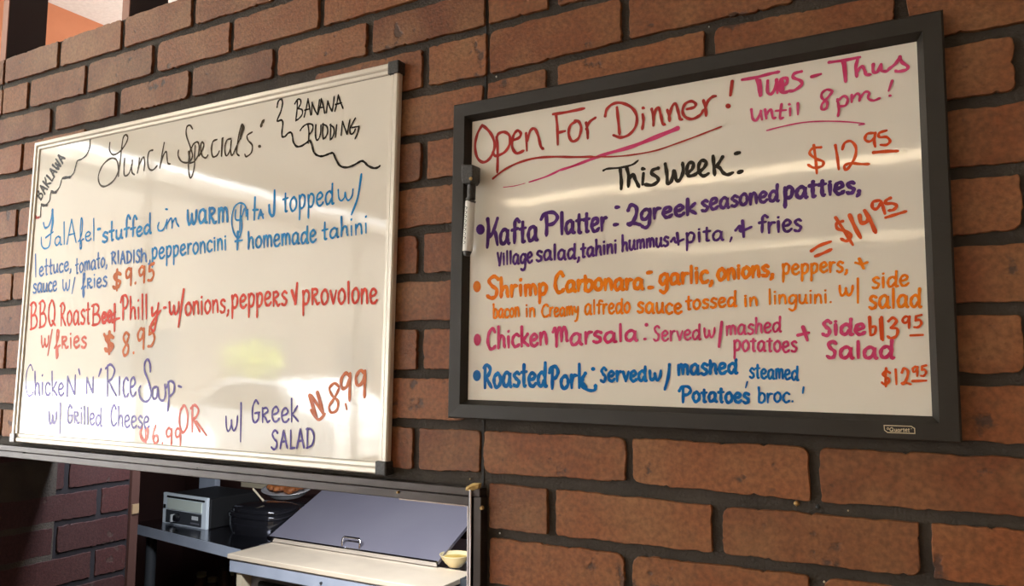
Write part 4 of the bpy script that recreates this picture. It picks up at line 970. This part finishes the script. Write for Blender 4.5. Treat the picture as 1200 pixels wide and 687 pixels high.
# warmer
b0 = Pz(190, 612.5, TZ); b1 = Pz(241, 621.5, TZ)
bd = Vector((b1[0] - b0[0], b1[1] - b0[1], 0)); BW = bd.length; bd.normalize(); bn = Vector((-bd.y, bd.x, 0))
zt_ = 0.0
dray = ray(192, 577); tt = None
BH = float(Px(192, 577, float(b0[0]))[2]) - TZ
BH = min(max(BH, .09), .16)
wm = empty('food_warmer', (float(b0[0]), float(b0[1]), TZ), 'white-fronted electric countertop warmer with a dial on the steel counter', 'warmer')
def WP(s, t, z): v = Vector((b0[0], b0[1], 0)) + bd * (s * BW) + bn * t; return (v.x, v.y, TZ + z)
def wbox(s0, s1, t0, t1, z0, z1): return MB().prism([WP(s0, t0, z0), WP(s1, t0, z0), WP(s1, t1, z0), WP(s0, t1, z0)], [WP(s0, t0, z1), WP(s1, t0, z1), WP(s1, t1, z1), WP(s0, t1, z1)])
wbox(0, 1, 0, .012, .0, BH).build('front_plate', M['warmer_front'], wm, bevel=.002)
wbox(.02, 1.02, .0125, .22, .001, BH - .004).build('housing', M['black_matte'], wm, bevel=.004)
wbox(.10, .96, -.002, .0, BH * .86, BH * .92).build('vent_slot', M['black_matte'], wm)
wbox(.12, .90, -.003, .0, BH * .50, BH * .83).build('name_plate', M['plate_face'], wm)
wbox(.10, .90, -.003, .0, BH * .06, BH * .46).build('control_panel', M['dark_grey'], wm)
wbox(.70, .84, -.004, -.003, BH * .26, BH * .38).build('rating_label', M['white_plastic'], wm); wbox(.68, .86, -.004, -.003, BH * .13, BH * .17).build('rating_label', M['glass_pane'], wm)
v = WP(.38, -.003, BH * .26); v2 = WP(.38, -.018, BH * .26); MB().tube([v, v2], [.014, .011], 14).build('dial', M['black_gloss'], wm)
wbox(.295, .345, -.02, -.004, BH * .12, BH * .36).build('switch', M['white_plastic'], wm, bevel=.002)
wbox(.03, .07, -.003, .0, BH * .5, BH * .62).build('latch', M['black_matte'], wm)

# black roasters
def roaster(cx, cy, rx, ry, hgt, label):
    c = (cx, cy, TZ)
    e = empty('roaster', c, label, 'roaster', 'black roasters on the counter')
    MB().lathe(c, [(.92, 0), (.97, .012), (1.0, .03), (1.0, hgt * .62), (.99, hgt * .68)], 40, rx, ry, 3.2).build('body', M['black_gloss'], e)
    MB().lathe((c[0], c[1], c[2] + hgt * .68), [(1.0, 0), (1.035, .004), (1.035, .012), (1.0, .016), (.94, .018)], 40, rx, ry, 3.2).build('rim', M['black_gloss'], e)
    MB().lathe((c[0], c[1], c[2] + hgt * .68 + .0185), [(.93, 0), (.93, .01), (.86, hgt * .18), (.6, hgt * .25), (.0001, hgt * .28)], 40, rx, ry, 3.0).build('lid', M['black_gloss'], e)
    MB().tube([(c[0] - rx * .99, c[1] - .03, c[2] + hgt * .45), (c[0] - rx * 1.05, c[1] - .025, c[2] + hgt * .46), (c[0] - rx * 1.05, c[1] + .025, c[2] + hgt * .46), (c[0] - rx * .99, c[1] + .03, c[2] + hgt * .45)], .006, 8).build('handle', M['black_matte'], e)
    return c
q = Pz(258, 624, TZ)
ra = float(q[0]); rxx = (tx0 - .012 - ra) / 2 / 1.06
rc = roaster(ra + rxx * 1.03, float(q[1]) + .085, rxx, .092, .080, 'low black lidded roaster beside the warmer')
rc2 = roaster(-2.055, float(q[1]) + .315, .160, .115, .045, 'large black roaster behind the prep table lid')
# spoon handle
q = Px(296.5, 573, rc[0] + .0); sp0 = Py(296.5, 573, rc[1] - .02); sp1 = Py(309, 587.5, rc[1] - .02)
tag(MB().tube([tuple(sp0), tuple(sp1)], .0035, 8).build('spoon', M['cream']), 'pale spoon handle lying across the black roaster lid', 'spoon')
# foil tray of food on the big roaster
fy = rc2[1] - .05
pa, pb = Py(334, 569, fy), Py(372, 578, fy)
tcen = (-2.15, rc2[1] + .0, TZ + .045 * .96 + .034)
ft = empty('foil_tray', tcen, 'foil tray heaped with brown food on the large black roaster', 'tray')
MB().lathe(tcen, [(.06, 0), (.075, .012), (.084, .022), (.09, .024), (.089, .026), (.080, .022), (.06, .01)], 40, 1.2, .8).build('tray', M['foil'], ft)
fo = MB(); r3 = random.Random(3)
for i in range(26):
    a = r3.uniform(0, 6.28); r_ = math.sqrt(r3.random()) * .066
    cx_, cy_ = tcen[0] + r_ * 1.15 * math.cos(a), tcen[1] + r_ * .55 * math.sin(a)
    s_ = r3.uniform(.011, .018); fo.lathe((cx_, cy_, tcen[2] + .026 + r3.uniform(0, .008)), [(.0001, -s_ * .6), (s_ * .8, -s_ * .35), (s_, 0), (s_ * .75, s_ * .5), (.0001, s_ * .7)], 9)
tag(fo.build('food', M['fried'], ft), kind='stuff'); ft.rotation_euler.x = .20
# hanging dispenser, hook, card
dq0 = Py(233, 562, 1.25); dq1 = Py(252, 578, 1.25)
tag(MB().box(float(dq0[0]), float(dq1[0]), 1.25, 1.275, float(dq1[2]) - .012, float(dq0[2]) + .25).build('dispenser', M['daylit_steel'], bevel=.004), 'silver metal box hanging above the warmer', 'dispenser')
cq0 = Py(287, 563.5, 1.5); cq1 = Py(318, 570, 1.5)
tag(MB().box(float(cq0[0]), float(cq1[0]), 1.48, 1.50, float(cq0[2]) - .022, float(cq0[2]) + .004).build('shelf_strip', M['cream']), 'cream strip fixed at the back above the roasters', 'strip')
hk = Py(211, 552, 1.1); tag(MB().tube([(hk[0], 1.1, hk[2] + .25), (hk[0], 1.1, hk[2]), (hk[0] + .004, 1.095, hk[2] - .018), (hk[0] + .012, 1.09, hk[2] - .012)], .004, 8).build('hook', M['chrome']), 'small metal hook hanging left of the silver box', 'hook')
# wood trim on jamb corner + cream switch
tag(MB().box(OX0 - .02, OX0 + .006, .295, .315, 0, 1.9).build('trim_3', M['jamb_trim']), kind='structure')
q = Px(157, 596, OX0 + .006); tag(MB().box(OX0 + .0065, OX0 + .010, .297, .313, float(q[2]) - .012, float(q[2]) + .010).build('switch_plate', M['plate_tan']), 'tiny cream plate on the jamb corner left of the warmer', 'switch')
# jars below
for i, (u, v, yy, r, hh, mm, capm) in enumerate([(236, 676, 1.2, .026, .10, 'jar', 'jar_lid'), (249, 682, 1.12, .024, .10, 'jar', 'jar_lid'), (263, 668, 1.19, .028, .12, 'jar', 'kitchen_wall'), (272, 674, 1.3, .02, .10, 'jar', 'jar_lid')]):
    q = Py(u, v, yy); lab = ['brown jar with a tan lid under the counter, left', 'brown jar with a yellow lid, lowest under the counter', 'large plain brown jar under the counter', 'slim jar beside the prep table leg'][i]
    e = empty('jar', (float(q[0]), yy, float(q[2]) - hh), lab, 'jar', 'jars under the counter')
    MB().lathe((q[0], yy, q[2] - hh), [(r, 0), (r, hh * .7), (r * .7, hh * .9), (r * .6, hh)], 16).build('glass', M[mm], e)
    MB().lathe((q[0], yy, q[2]), [(r * .7, 0), (r * .7, .016), (.0001, .017)], 16).build('jar_lid', M[capm], e)
zsh = min(float(Py(u, v, yy)[2]) - hh for (u, v, yy, r, hh) in [(236, 676, 1.2, 0, .10), (249, 682, 1.12, 0, .10), (262, 668, 1.25, 0, .12), (272, 674, 1.3, 0, .10)])
tag(MB().box(-2.9, tx0 + .02, 1.04, 1.15, zsh - .02, zsh).build('under_shelf', M['dark_grey']), 'dark shelf under the steel counter holding jars', 'shelf')
